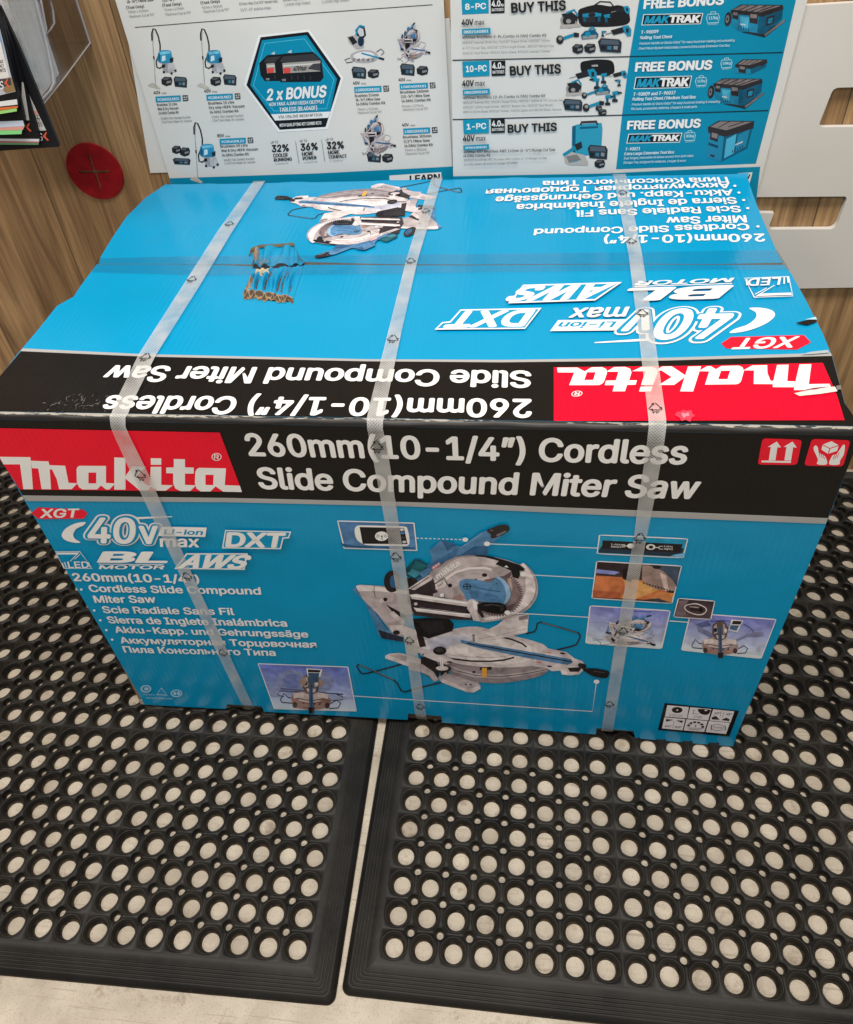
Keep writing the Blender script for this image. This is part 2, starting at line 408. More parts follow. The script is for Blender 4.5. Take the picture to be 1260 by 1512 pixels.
# ------------------------------------------------------------------ rubber mats
def rubber():
    m = bpy.data.materials.new('black_rubber'); N, L, b = nodes_of(m)
    tc = N.new('ShaderNodeTexCoord'); sx = N.new('ShaderNodeSeparateXYZ'); L.new(tc.outputs['Object'], sx.inputs[0])
    n1 = N.new('ShaderNodeTexNoise'); n1.inputs['Scale'].default_value = 9; n1.inputs['Detail'].default_value = 8; n1.inputs['Roughness'].default_value = .65
    n2 = N.new('ShaderNodeTexNoise'); n2.inputs['Scale'].default_value = 420; n2.inputs['Detail'].default_value = 2
    n3 = N.new('ShaderNodeTexNoise'); n3.inputs['Scale'].default_value = 130; n3.inputs['Detail'].default_value = 3
    for n in (n1, n2, n3): L.new(tc.outputs['Object'], n.inputs['Vector'])
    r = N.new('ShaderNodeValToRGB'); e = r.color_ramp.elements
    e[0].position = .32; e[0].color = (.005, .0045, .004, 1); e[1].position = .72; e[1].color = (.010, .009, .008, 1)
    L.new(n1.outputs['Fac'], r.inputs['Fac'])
    # grit caught low in the holes (grey-brown dust)
    d = N.new('ShaderNodeMapRange'); d.inputs['From Min'].default_value = -0.0088; d.inputs['From Max'].default_value = -0.0108; d.inputs['To Max'].default_value = .7
    L.new(sx.outputs['Z'], d.inputs['Value'])
    d2 = N.new('ShaderNodeMapRange'); d2.inputs['From Min'].default_value = .35; d2.inputs['From Max'].default_value = .6; L.new(n3.outputs['Fac'], d2.inputs['Value'])
    dm = N.new('ShaderNodeMath'); dm.operation = 'MULTIPLY'; L.new(d.outputs[0], dm.inputs[0]); L.new(d2.outputs[0], dm.inputs[1])
    mx = N.new('ShaderNodeMix'); mx.data_type = 'RGBA'; mx.inputs['B'].default_value = (.085, .060, .036, 1)
    L.new(dm.outputs[0], mx.inputs['Factor']); L.new(r.outputs['Color'], mx.inputs['A'])
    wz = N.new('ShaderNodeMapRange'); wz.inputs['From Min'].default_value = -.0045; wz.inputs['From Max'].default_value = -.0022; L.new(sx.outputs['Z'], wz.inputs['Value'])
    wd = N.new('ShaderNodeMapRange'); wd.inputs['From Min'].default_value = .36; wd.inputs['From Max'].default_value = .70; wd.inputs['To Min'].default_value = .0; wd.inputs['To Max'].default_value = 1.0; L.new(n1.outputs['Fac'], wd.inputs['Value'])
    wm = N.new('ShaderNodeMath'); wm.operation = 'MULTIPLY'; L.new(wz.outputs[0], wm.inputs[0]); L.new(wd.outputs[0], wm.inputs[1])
    m3 = N.new('ShaderNodeMix'); m3.data_type = 'RGBA'; m3.inputs['B'].default_value = (.026, .0230, .0192, 1); L.new(wm.outputs[0], m3.inputs['Factor']); L.new(mx.outputs['Result'], m3.inputs['A']); mx = m3  # worn, dusty tops lighter than the hole walls, painting shade into the holes
    # pale specks
    r2 = N.new('ShaderNodeValToRGB'); r2.color_ramp.elements[0].position = .74; r2.color_ramp.elements[1].position = .80
    r2.color_ramp.elements[1].color = (.6, .6, .6, 1); L.new(n2.outputs['Fac'], r2.inputs['Fac'])
    m2 = N.new('ShaderNodeMix'); m2.data_type = 'RGBA'; m2.inputs['B'].default_value = (.22, .19, .15, 1)
    L.new(r2.outputs['Color'], m2.inputs['Factor']); L.new(mx.outputs['Result'], m2.inputs['A'])
    L.new(m2.outputs['Result'], b.inputs['Base Color'])
    rr = N.new('ShaderNodeMapRange'); rr.inputs['To Min'].default_value = .33; rr.inputs['To Max'].default_value = .62; L.new(n1.outputs['Fac'], rr.inputs['Value'])
    L.new(rr.outputs[0], b.inputs['Roughness']); b.inputs['Specular IOR Level'].default_value = 0.25
    bp = N.new('ShaderNodeBump'); bp.inputs['Strength'].default_value = .35; bp.inputs['Distance'].default_value = .0006
    L.new(n3.outputs['Fac'], bp.inputs['Height']); L.new(bp.outputs['Normal'], b.inputs['Normal'])
    return m
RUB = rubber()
BASE = -0.0020
def cell(flags):
    """one ring of the mat (unit pitch .0378): octagonal rim round a big hole; flags say which corners carry a small hole"""
    hp = 0.0189; rs = 0.0072; rsb = 0.0043; angs = []
    t0 = math.degrees(math.atan2(hp - rs, hp)) + .02
    for q in range(4):
        angs += [q * 90 + a for a in (0, 13, 24, t0, 35, 40, 45, 50, 55, 90 - t0, 66, 77)]
    n = len(angs); rows = []; low = []
    ring = [(None, 0.0175, BASE), (None, 0.0170, -.0004), (None, 0.0163, 0.0), (0.0154, 0, -.0006), (0.0149, 0, -.0040), (0.0141, 0, -.0090), (0.0113, 0, -.0112), (0.0111, 0, -MT)]
    out = []; hit = []
    for a in angs:
        t = math.radians(a); c, s = math.cos(t), math.sin(t)
        rsq = hp / max(abs(c), abs(s)); k = int(a // 90)
        cc = (hp * (1 if k in (0, 3) else -1), hp * (1 if k in (0, 1) else -1)); h = False
        if flags[k]:
            bq = c * cc[0] + s * cc[1]; disc = bq * bq - (2 * hp * hp - rs * rs)
            if disc >= 0 and bq - math.sqrt(disc) < rsq: rsq = bq - math.sqrt(disc); h = True
        out.append((rsq * c, rsq * s, BASE))
        hit.append((cc, h))
    V = list(out)
    for r, ap, z in ring:
        for a in angs:
            t = math.radians(a)
            if r is None:
                w = (a + 22.5) % 45 - 22.5
                rr = ap * (1 + 0.45 * (1 / math.cos(math.radians(w)) - 1))
            else: rr = r
            V.append((rr * math.cos(t), rr * math.sin(t), z))
    F = []
    for L in range(len(ring)):
        for i in range(n):
            j = (i + 1) % n; F.append((L * n + i, L * n + j, (L + 1) * n + j, (L + 1) * n + i))
    # walls of the small holes
    for i in range(n):
        j = (i + 1) % n
        if hit[i][1] and hit[j][1] and hit[i][0] == hit[j][0]:
            cc = hit[i][0]; pi, pj = i, j
            for rr, z in ((rs * .93, -.0032), (rs * .80, -.0085), (rsb, -.0112), (rsb, -MT)):
                o = len(V)
                for p in (out[i], out[j]): V.append((cc[0] + (p[0] - cc[0]) * rr / rs, cc[1] + (p[1] - cc[1]) * rr / rs, z))
                F.append((pj, pi, o, o + 1)); pi, pj = o, o + 1
    return np.array(V), np.array(F)
CELLS = {}
def make_mat(label, x_first, y_first, nx, ny, px, py, ang, sgn):
    root_loc = Vector((x_first, y_first, 0))
    Vs = []; Fs = []; o = 0
    for j in range(ny):
        for i in range(nx):
            def sm(a, b):       # small hole between column a,a+1 and row b,b+1
                return 0 <= a < nx - 1 and 0 <= b < ny - 1 and (a + 1) % 8 != 0 and (b + 1) % 8 != 0
            fl_ = [sm(i, j), sm(i - 1, j), sm(i - 1, j - 1), sm(i, j - 1)]
            if sgn < 0: fl_ = [fl_[1], fl_[0], fl_[3], fl_[2]]
            key = tuple(fl_)
            if key not in CELLS: CELLS[key] = cell(key)
            v, f = CELLS[key]
            Vs.append(v * np.array([px / .0378, py / .0378, 1]) + np.array([sgn * i * px, j * py, 0])); Fs.append(f + o); o += len(v)
    V = np.concatenate(Vs); F = np.concatenate(Fs)
    # bevelled, ribbed border as nested rounded rectangles
    xa, xb = (-px / 2, (nx - .5) * px) if sgn > 0 else (-(nx - .5) * px, px / 2)
    ya, yb = -py / 2, (ny - .5) * py
    prof = [(0, BASE)]
    d = .011
    for k in range(5):
        prof += [(d, BASE - .0002 * k), (d + .0006, BASE - .0011 - .0002 * k), (d + .0018, BASE - .0011 - .0002 * k), (d + .0024, BASE + .0002 - .0002 * k)]; d += .0042
    prof += [(d, -.0035), (.0365, -.0075), (.0385, -.0095), (.039, -MT)]
    bv = []; bf = []; NB = 7; o = len(V)
    for d, z in prof:
        r = 0.011 * d / .039
        for (cx, cy, a0) in ((xb, yb, 0), (xa, yb, 90), (xa, ya, 180), (xb, ya, 270)):
            for k in range(NB):
                a = math.radians(a0 + 90 * k / (NB - 1)); sx_, sy_ = (1 if a0 in (0, 270) else -1), (1 if a0 in (0, 90) else -1)
                bv.append((cx + sx_ * (d - r) + r * math.cos(a), cy + sy_ * (d - r) + r * math.sin(a), z))
    n = 4 * NB
    for L in range(len(prof) - 1):
        for i in range(n):
            j = (i + 1) % n; bf.append((o + L * n + i, o + (L + 1) * n + i, o + (L + 1) * n + j, o + L * n + j))
    V = np.concatenate([V, np.array(bv)]); F = np.concatenate([F, np.array(bf)])
    me = bpy.data.meshes.new('rubber_mat'); me.vertices.add(len(V)); me.vertices.foreach_set('co', V.ravel())
    me.loops.add(F.size); me.loops.foreach_set('vertex_index', F.ravel().astype(np.int32))
    me.polygons.add(len(F)); me.polygons.foreach_set('loop_start', np.arange(0, F.size, 4, dtype=np.int32))
    me.polygons.foreach_set('loop_total', np.full(len(F), 4, dtype=np.int32))
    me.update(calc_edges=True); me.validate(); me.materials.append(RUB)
    ob = link(bpy.data.objects.new('rubber_mat', me)); ob.location = root_loc; ob.rotation_euler.z = math.radians(ang)
    return tag(ob, label, 'floor mat', 'perforated rubber floor mats')
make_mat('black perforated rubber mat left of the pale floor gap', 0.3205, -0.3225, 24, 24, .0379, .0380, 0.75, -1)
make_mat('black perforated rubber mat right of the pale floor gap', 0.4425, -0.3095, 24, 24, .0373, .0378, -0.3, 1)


# ------------------------------------------------------------------ the carton
CYAN = (0, 132, 176); BLACK = (16, 15, 15); RED = (246, 0, 40); WHITE = (214, 214, 217); GREY = (150, 150, 150)
KF = 1.30
KRAFT = plain('kraft_board', (.34, .235, .14), .8, 60, .25, bump=.0006)
DARKIN = plain('shaded_kraft', (.10, .07, .045), .9, 30, .3)  # kraft tone darkened to carry the shade inside the carton
CY = ink(CYAN, .2, KF); BK = ink(BLACK, .3, KF)
box = empty('cardboard_box', (W / 2, D / 2, 0), 'large cyan cardboard box with a printed mitre saw, bound with three clear straps', 'box')
RF = 0.006                                        # rounding of the folds

def fpx(*pts): return [tuple(FRONT.uv(*p)) for p in pts]
# front wall: plain outline with the three strap notches in its lower edge
fo = fpx((213, 1038), (260, 1043), (333, 1047), (336, 1040), (387, 1043), (390, 1051), (500, 1057), (602, 1063), (603, 1053.5), (652, 1057.5), (653, 1067), (760, 1075), (880, 1084.5), (881, 1075), (936, 1079.5), (938, 1090), (1040, 1099), (1083, 1102))
fo[0] = (0.001, 0.004)
fo += [(0.8995, .02), (0.9005, .25), (0.901, .45), (0.8985, H - RF), (.6, H - RF), (.3, H - RF), (0.0, H - RF), (-.0015, .45), (.0005, .25)]
front = sheet('front_panel', fo, FRONT, .005, None, box, mats=[CY, KRAFT])
# the remaining walls and the floor of the box
def wall_panel(name, x0, x1, y0, y1, z0, z1, m): return slab(name, x0, x1, y0, y1, z0, z1, m, box)
wall_panel('side_panel', 0.003, 0.008, .0055, D - .006, .003, H - .012, KRAFT)
wall_panel('side_panel', W - .006, W - .001, .0055, D - .006, .002, H - .012, CY)
wall_panel('back_panel', 0.001, W - .001, D - .005, D, .002, H - .007, CY)
wall_panel('bottom_panel', .009, W - .009, .006, D - .007, .004, .009, DARKIN)
# flaps seen through the strap notches, coloured dark for the shade in there
wall_panel('inner_flap', 0.009, W - .009, .0056, .0086, .0095, .03, DARKIN)
for y0, y1 in ((.02, .25), (.35, D - .02)): pass
slab('inner_lid_flap', .009, W - .009, .012, D - .012, H - .0135, H - .0095, DARKIN, box)

sheet('crushed_edge', [(.001, .235), (-.0022, .16), (-.0050, .09), (-.0078, .030), (-.0088, .010), (-.0062, .0015), (.003, .001)], FRONT, .003, KRAFT, box, n0=-.0052)
sheet('crushed_edge', [(-.0060, .0012), (-.0082, .008), (-.0050, .0165), (-.0015, .0125), (.0030, .0145), (.0045, .006), (.0020, .0008)], FRONT, .0012, plain('crumpled_paper', (.58, .52, .44), .7, 200, .5, bump=.001), box, n0=-.0020)
# rounded folds, black along the front edge with the worn paper showing
def worn():
    m = bpy.data.materials.new('worn_fold'); N, L, b = nodes_of(m)
    tc = N.new('ShaderNodeTexCoord'); sx = N.new('ShaderNodeSeparateXYZ'); L.new(tc.outputs['Object'], sx.inputs[0])
    mp = N.new('ShaderNodeMapping'); mp.inputs['Scale'].default_value = (1, 6, 6); L.new(tc.outputs['Object'], mp.inputs['Vector'])
    n = N.new('ShaderNodeTexNoise'); n.inputs['Scale'].default_value = 90; n.inputs['Detail'].default_value = 6; L.new(mp.outputs[0], n.inputs['Vector'])
    n2 = N.new('ShaderNodeTexNoise'); n2.inputs['Scale'].default_value = 6; n2.inputs['Detail'].default_value = 3; L.new(tc.outputs['Object'], n2.inputs['Vector'])
    # strongest along the upper shoulder of the fold
    z = N.new('ShaderNodeMapRange'); z.inputs['From Min'].default_value = H - .0035; z.inputs['From Max'].default_value = H - .0004; L.new(sx.outputs['Z'], z.inputs['Value'])
    a = N.new('ShaderNodeMath'); a.operation = 'ADD'; L.new(n.outputs['Fac'], a.inputs[0]); L.new(n2.outputs['Fac'], a.inputs[1])
    mu = N.new('ShaderNodeMath'); mu.operation = 'MULTIPLY'; L.new(a.outputs[0], mu.inputs[0]); L.new(z.outputs[0], mu.inputs[1])
    r = N.new('ShaderNodeValToRGB'); e = r.color_ramp.elements; e[0].position = .98; e[0].color = (.012, .011, .011, 1); e[1].position = 1.25; e[1].color = (.36, .33, .28, 1)
    L.new(mu.outputs[0], r.inputs['Fac']); L.new(r.outputs['Color'], b.inputs['Base Color']); b.inputs['Roughness'].default_value = .45
    return m
def fold(name, y, sgn, m):
    V = []; F = []; nx = 60; na = 6
    for i in range(nx + 1):
        x = -.001 + (W + .001) * i / nx; w = .0006 * math.sin(x * 37) + .0005 * math.sin(x * 91 + 1)
        for k in range(na + 1):
            a = math.pi / 2 * k / na
            V.append((x, y + sgn * (RF - RF * math.cos(a)) + (w if 0 < k < na else 0), H - RF + RF * math.sin(a) + (w * .6 if 0 < k < na else 0)))
    for i in range(nx):
        for k in range(na):
            a = i * (na + 1) + k; F.append((a, a + na + 1, a + na + 2, a + 1) if sgn > 0 else (a, a + 1, a + na + 2, a + na + 1))
    return mesh(name, V, F, m, box, smooth=True)
fold('front_fold', 0, 1, worn()); fold('back_fold', D, -1, CY)

# top flaps, meeting at the seam; outline measured along the box edges, with the torn hole between them
def tpx(*pts): return [tuple(TOP.uv(*p)) for p in pts]
seam_f = tpx((143, 390.3), (220, 390.1), (300, 390.6), (372, 393))
seam_b = tpx((146, 389.6), (220, 389.6), (300, 389.8), (372, 390.5))
tear_f = tpx((378, 402), (371, 420), (362, 437), (380, 441), (395, 444), (414, 446), (431, 446), (434, 432), (439, 412), (443, 396), (450, 391))
tear_b = tpx((376, 380), (367, 378), (371, 366), (385, 361), (410, 360), (434, 358), (438, 368), (443, 380), (450, 387))
rest_f = tpx((500, 390.8), (573, 391.5), (690, 391.8), (800, 391), (934, 390.4), (1060, 391), (1158, 391))
rest_b = tpx((500, 388.2), (573, 390), (690, 390.6), (800, 390), (934, 389.4), (1060, 390), (1156, 388))
lf = tpx((118, 424), (109, 438), (98, 444), (84, 452), (58, 485), (30, 518), (0, 556))
lb = tpx((246, 271), (215, 292), (187, 320), (166, 351), (149, 379))
rf_ = tpx((1169, 405), (1188, 439), (1215, 492), (1229, 526), (1248, 596))
rb_ = tpx((1150, 377), (1142, 364), (1113, 290), (1104, 262))
flap_f = lf[::-1] + seam_f + tear_f + rest_f + rf_ + [(W - .001, RF), (.6, RF), (.3, RF), (0.0, RF)]
flap_b = lb + seam_b + tear_b + rest_b + rb_ + [(W - .001, D - RF), (.6, D - RF), (.3, D - RF), (.002, D - RF)]
ff = sheet('front_lid_flap', flap_f, TOP, .0045, None, box, mats=[CY, KRAFT])
fb = sheet('back_lid_flap', flap_b, TOP, .0045, None, box, mats=[CY, KRAFT])

# torn board: a crushed tongue pushed up from the front flap, its cut end showing the flutes, and a sunken one behind the seam
def patch(name, a, b, c, d, hf, mf, nu=60, nv=22, jag=.03):
    V = []; F = []; FM = []; a, b, c, d = Vector(a), Vector(b), Vector(c), Vector(d)
    for j in range(nv + 1):
        for i in range(nu + 1):
            t, s = i / nu, j / nv; p_ = (a.lerp(b, t)).lerp(d.lerp(c, t), s)
            V.append(TOP.px(p_.x, p_.y, hf(t, s)))
    for j in range(nv):
        for i in range(nu):
            k = j * (nu + 1) + i; F.append((k, k + nu + 1, k + nu + 2, k + 1)); FM.append(mf((i + .5) / nu, (j + .5) / nv))
    F = [f[::-1] if ((V[f[1]] - V[f[0]]).cross(V[f[2]] - V[f[0]])).z < 0 else f for f in F]
    return mesh(name, V, F, [CY, KRAFT, DARKIN, ink((214, 196, 168), .7, 1.0)], box, FM)
rg = lambda t, s: .75 * math.sin(2 * math.pi * (5.3 * t + .4 * math.sin(2.6 * s) + .5 * math.sin(5 * t))) + .55 * math.sin(2 * math.pi * (11.3 * t + .5 * s) + 2 + 3 * math.sin(4 * s))
sharp = lambda v: (abs(v) ** .6) * (1 if v > 0 else -1)
hfront = lambda t, s: .0006 + .0040 * s * (1 - .35 * t) * min(1, (1 - t) * 9) + .0034 * sharp(rg(t, s)) * min(1, (1 - t) * 6) * (.35 + .65 * math.sin(math.pi * min(1, s * 1.1)))
patch('torn_board', (376, 398), (449, 393), (434, 441), (364, 431), hfront,
      lambda t, s: 1 if (t < .07 + .04 * math.sin(s * 31) and s > .4) else 2 if (rg(t, s) < -.75 and .15 < s < .93 and t < .9) else 3 if (.05 < t < .30 + .04 * math.sin(s * 40) and s < .20 + .07 * math.sin(t * 45)) else 0)  # deep grooves coloured dark in place of shade
patch('torn_board', (364, 356), (440, 354), (449, 388), (372, 390), lambda t, s: -.0024 + .0022 * s - .0022 * max(0, .16 - s) / .16 * (.4 + .6 * math.sin(9 * t)) + .0030 * sharp(math.sin(2 * math.pi * (4.6 * t + .75 * s + .4 * math.sin(6 * t)))) * (1 - .5 * t) - .0016,
      lambda t, s: 1 if (.06 < t < .22 - .10 * s + .03 * math.sin(s * 50) and s < .85) else 0)
def cut_end():
    """torn corrugated end of the tongue: two liners with the flute between"""
    V = []; F = []; FM = []; n = 72
    for i in range(n + 1):
        t = i / n; top = Vector((364, 431)).lerp(Vector((434, 441)), t); bot = Vector((359, 441)).lerp(Vector((433, 448)), t)
        h = hfront(t, 1.0); w = 1.5 * math.sin(t * 19) + 1.2 * math.sin(t * 47) + .8 * math.sin(t * 101 + 2)
        for f in (0, .10 + .07 * math.sin(t * 37), .88 + .08 * math.sin(t * 53), 1.0):
            q_ = top.lerp(bot + Vector((0, w)), f); V.append(TOP.px(q_.x, q_.y, h * (1 - f) + .0009 * f))
        tw = .5 + .36 * math.sin(2 * math.pi * 7 * t + 2.2 * math.sin(t * 9) + .9 * math.sin(t * 31))
        for g in (tw - .13, tw + .13):
            q_ = top.lerp(bot + Vector((0, w)), g); V.append(TOP.px(q_.x, q_.y, h * (1 - g) + .0009 * g + .0008))
    for i in range(n):
        a, c = 6 * i, 6 * i + 6
        for k, m in ((0, 1), (1, 2), (2, 1)): F.append((a + k, a + k + 1, c + k + 1, c + k)); FM.append(m)  # middle row dark, standing in for the shade between the flutes
        F.append((a + 4, a + 5, c + 5, c + 4)); FM.append(1)
    return mesh('cut_end', V, F, [CY, KRAFT, DARKIN], box, FM)
cut_end()
def shred(p, q, n, ln, up):
    V = []; F = []; p, q = Vector(p), Vector(q)
    for i in range(n):
        c = p.lerp(q, (i + random.random()) / n); w = random.uniform(1.2, 3.0); l = ln * random.uniform(.4, 1.2); an = random.uniform(-.9, .9)
        pts = [(c.x - w / 2, c.y), (c.x + w / 2, c.y + random.uniform(-1, 1)), (c.x + w * .4 + l * math.sin(an), c.y - l * math.cos(an)), (c.x - w * .3 + l * math.sin(an) * .7, c.y - l * math.cos(an) * .8)]
        o = len(V); hs = [-.001, -.001, up * random.uniform(.2, 1), up * random.uniform(.2, 1)]
        for (x, y), h in zip(pts, hs): V.append(TOP.px(x, y, h))
        F.append((o, o + 1, o + 2, o + 3))
    mesh('torn_edge', V, F, KRAFT, box)
shred((361, 438), (370, 418), 12, 6, .004); shred((384, 391), (398, 386), 7, 5, .0022)

# ---------------- clear packing tape over the seam
def tape_mat():
    m = bpy.data.materials.new('clear_tape'); N, L, b = nodes_of(m); N.remove(b)
    out = N['Material Output']; tr = N.new('ShaderNodeBsdfTransparent'); tr.inputs['Color'].default_value = (.86, .91, .925, 1)
    gl = N.new('ShaderNodeBsdfGlossy'); gl.inputs['Roughness'].default_value = .12; gl.inputs['Color'].default_value = (.9, .9, .9, 1)
    fr = sheen(N, L)
    tc = N.new('ShaderNodeTexCoord'); mp = N.new('ShaderNodeMapping'); mp.inputs['Scale'].default_value = (4, 40, 1); L.new(tc.outputs['Object'], mp.inputs['Vector'])
    n = N.new('ShaderNodeTexNoise'); n.inputs['Scale'].default_value = 3; n.inputs['Detail'].default_value = 4; L.new(mp.outputs[0], n.inputs['Vector'])
    bp = N.new('ShaderNodeBump'); bp.inputs['Strength'].default_value = .4; bp.inputs['Distance'].default_value = .002; L.new(n.outputs['Fac'], bp.inputs['Height'])
    L.new(bp.outputs['Normal'], gl.inputs['Normal']); pass
    mx = N.new('ShaderNodeMixShader'); L.new(fr, mx.inputs['Fac']); L.new(tr.outputs[0], mx.inputs[1]); L.new(gl.outputs[0], mx.inputs[2])
    L.new(mx.outputs[0], out.inputs['Surface']); return m
TAPE = tape_mat()
def tape():
    topc = [(146, 382), (300, 379), (450, 378), (600, 377), (740, 375.5), (950, 373), (1147, 370)]
    botc = [(112, 433), (128, 410), (300, 408), (450, 407), (600, 405), (740, 403), (950, 401), (1165, 399)]
    botc = [(136, 403), (300, 408), (450, 407), (600, 405), (740, 403), (950, 401), (1165, 399)]
    V = []; F = []
    for i in range(len(topc)):
        V += [TOP.px(*botc[i], .0011), TOP.px(*topc[i], .0011)]
    # wrapped down over the two ends
    a, b = V[0], V[1]; n = len(V)
    V += [Vector((a.x - .004, a.y, H - .05)), Vector((b.x - .004, b.y, H - .05))]
    c, d = V[n - 2], V[n - 1]
    V += [Vector((W + .003, c.y, H - .05)), Vector((W + .003, d.y, H - .05))]
    for i in range(len(topc) - 1): F.append((2 * i, 2 * i + 2, 2 * i + 3, 2 * i + 1))
    F.append((n, 0, 1, n + 1)); F.append((n - 2, n + 2, n + 3, n - 1))
    return mesh('packing_tape', V, F, TAPE, box)
tape()

# ---------------- printing shared by the front and (turned round) the lid
def logo(p, r=WHITE, red=RED):
    p.view(0, 640, 3.405)
    for g in ([(0, 115), (155, 117), (159, 150), (168, 278), (120, 278), (103, 153), (20, 153)],
              [(158, 135), (246, 138), (251, 158), (259, 278), (212, 278), (195, 174), (163, 172)],
              [(249, 157), (330, 160), (347, 246), (392, 248), (362, 278), (300, 278), (288, 228), (264, 178), (250, 178)],
              [(402, 160), (535, 161), (535, 246), (582, 249), (552, 279), (535, 279), (510, 259), (490, 279), (418, 279), (400, 268), (389, 246), (387, 178), (392, 166)],
              [(577, 118), (633, 120), (633, 212), (668, 163), (735, 164), (690, 214), (742, 258), (770, 258), (745, 284), (704, 284), (633, 224), (633, 280), (577, 280)],
              [(760, 122), (813, 123), (813, 155), (761, 155)],
              [(760, 165), (813, 165), (813, 256), (872, 258), (836, 285), (790, 285), (768, 272), (757, 250)],
              [(876, 126), (932, 127), (932, 168), (976, 169), (976, 199), (932, 199), (932, 256), (988, 258), (958, 287), (910, 287), (884, 274), (873, 250), (873, 198), (838, 197), (838, 169), (876, 168)],
              [(1004, 170), (1138, 173), (1132, 257), (1208, 260), (1218, 292), (1125, 290), (1086, 263), (1060, 289), (1012, 289), (990, 274), (982, 248), (984, 190), (992, 176)]):
        p.poly(g, r)
    p.poly([(447, 194), (486, 194), (486, 248), (447, 248)], red); p.poly([(1035, 205), (1076, 205), (1074, 257), (1035, 256)], red)
    for rr, c in ((25, r), (21, red)): p.ell(1091, 115, rr, rr * .78, c)
    p.text('R', (1079, 126), (1103, 127), (1079, 103), r)
    return p
def lines_wh(p, q, w, c, closed=True): p.line(q, w, c, closed)
def badges(p, w=WHITE, cy=CYAN):
    p.view(40, 740, 3.15)
    p.poly([(22, 53), (52, 27), (262, 37), (283, 56), (264, 80), (52, 81)], (215, 20, 45))
    p.text('XGT', (62, 75), (236, 73), (68, 36), w, .03)
    p.blob([(272, 95), (225, 102), (182, 125), (163, 155), (178, 178), (215, 190), (250, 190), (224, 172), (217, 150), (232, 126), (264, 110)], w)
    p.poly([(505, 72), (676, 68), (676, 72), (515, 82)], w)
    for d, c in ((.12, w), (.08, cy)):
        p.text('40', (288, 186), (502, 189), (290, 74), c, d); p.text('v', (528, 190), (612, 190), (524, 112), c, d, 'x')
    p.text('40', (288, 186), (502, 189), (290, 74), w, .03); p.text('v', (528, 190), (612, 190), (524, 112), w, .03, 'x')
    p.poly([(630, 112), (839, 116), (832, 160), (612, 155)], w); p.text('Li-ion', (640, 147), (818, 150), (645, 125), cy, .03)
    p.text('max', (624, 204), (803, 206), (622, 168), w, .03, 'x')
    o = [(925, 127), (1232, 134), (1221, 165), (1196, 167), (1184, 216), (910, 212)]
    p.poly(o, w); p.poly([(929, 132), (1225, 139), (1216, 160), (1191, 162), (1179, 211), (917, 207)], cy)
    p.text('DXT', (928, 203), (1192, 207), (936, 140), w, .045)
    p.line([(136, 227), (250, 227), (308, 305), (176, 305)], 3, w, True)
    p.text('LED', (198, 302), (294, 302), (192, 274), w, .02); p.line([(178, 302), (168, 280)], 4, w); p.line([(188, 302), (179, 276)], 4, w); p.line([(300, 300), (290, 276)], 4, w); p.poly([(140, 231), (246, 231), (240, 240), (146, 240)], w)
    p.line([(246, 230), (206, 272)], 3, w); p.line([(252, 238), (226, 262)], 3, w)
    p.text('BL', (345, 275), (640, 277), (372, 228), w, .05); p.line([(338, 284), (640, 286)], 3, w)
    p.text('MOTOR', (340, 306), (640, 307), (346, 290), w, .03)
    p.poly([(745, 233), (1031, 233), (1016, 310), (690, 306)], w); p.poly([(749, 239), (1023, 239), (1010, 304), (702, 301)], cy)
    p.text('AWS', (712, 300), (1004, 303), (752, 242), w, .05)
    return p
SPEC = [('260mm(10-1/4”)', (110, 857), (295, 860), (106, 846), .035), ('Cordless Slide Compound', (134, 873), (386, 877), (130, 863), .03), ('Miter Saw', (141, 889), (231, 889), (137.5, 879), .03),
        ('Scie Radiale Sans Fil', (154, 904), (347, 907), (150, 894.5), .03), ('Sierra de Inglete Inalámbrica', (162, 919), (425, 924), (157, 909.5), .03),
        ('Akku-Kapp. und Gehrungssäge', (172, 933), (456, 940), (168, 924), .03), ('Аккумуляторная Торцовочная', (180, 948.5), (468, 955), (176, 939.5), .03), ('Пила Консольного Типа', (185, 962), (408, 967), (181, 953), .03)]
def spec(p):
    p.view(0, 0, 1)
    for t, a, b, c, w in SPEC: p.text(t, a, b, c, WHITE, w)
    for x, y in ((121, 869), (140, 900), (149, 914.5), (158, 929), (166.5, 943)): p.ell(x, y, 2.0, 1.7, WHITE, 10)
    return p
SIL = (196, 186, 188); SIL2 = (168, 157, 160); SIL3 = (132, 121, 125); DK = (38, 32, 34); BL1 = (76, 120, 160); BL2 = (48, 88, 128); BL3 = (140, 172, 205)
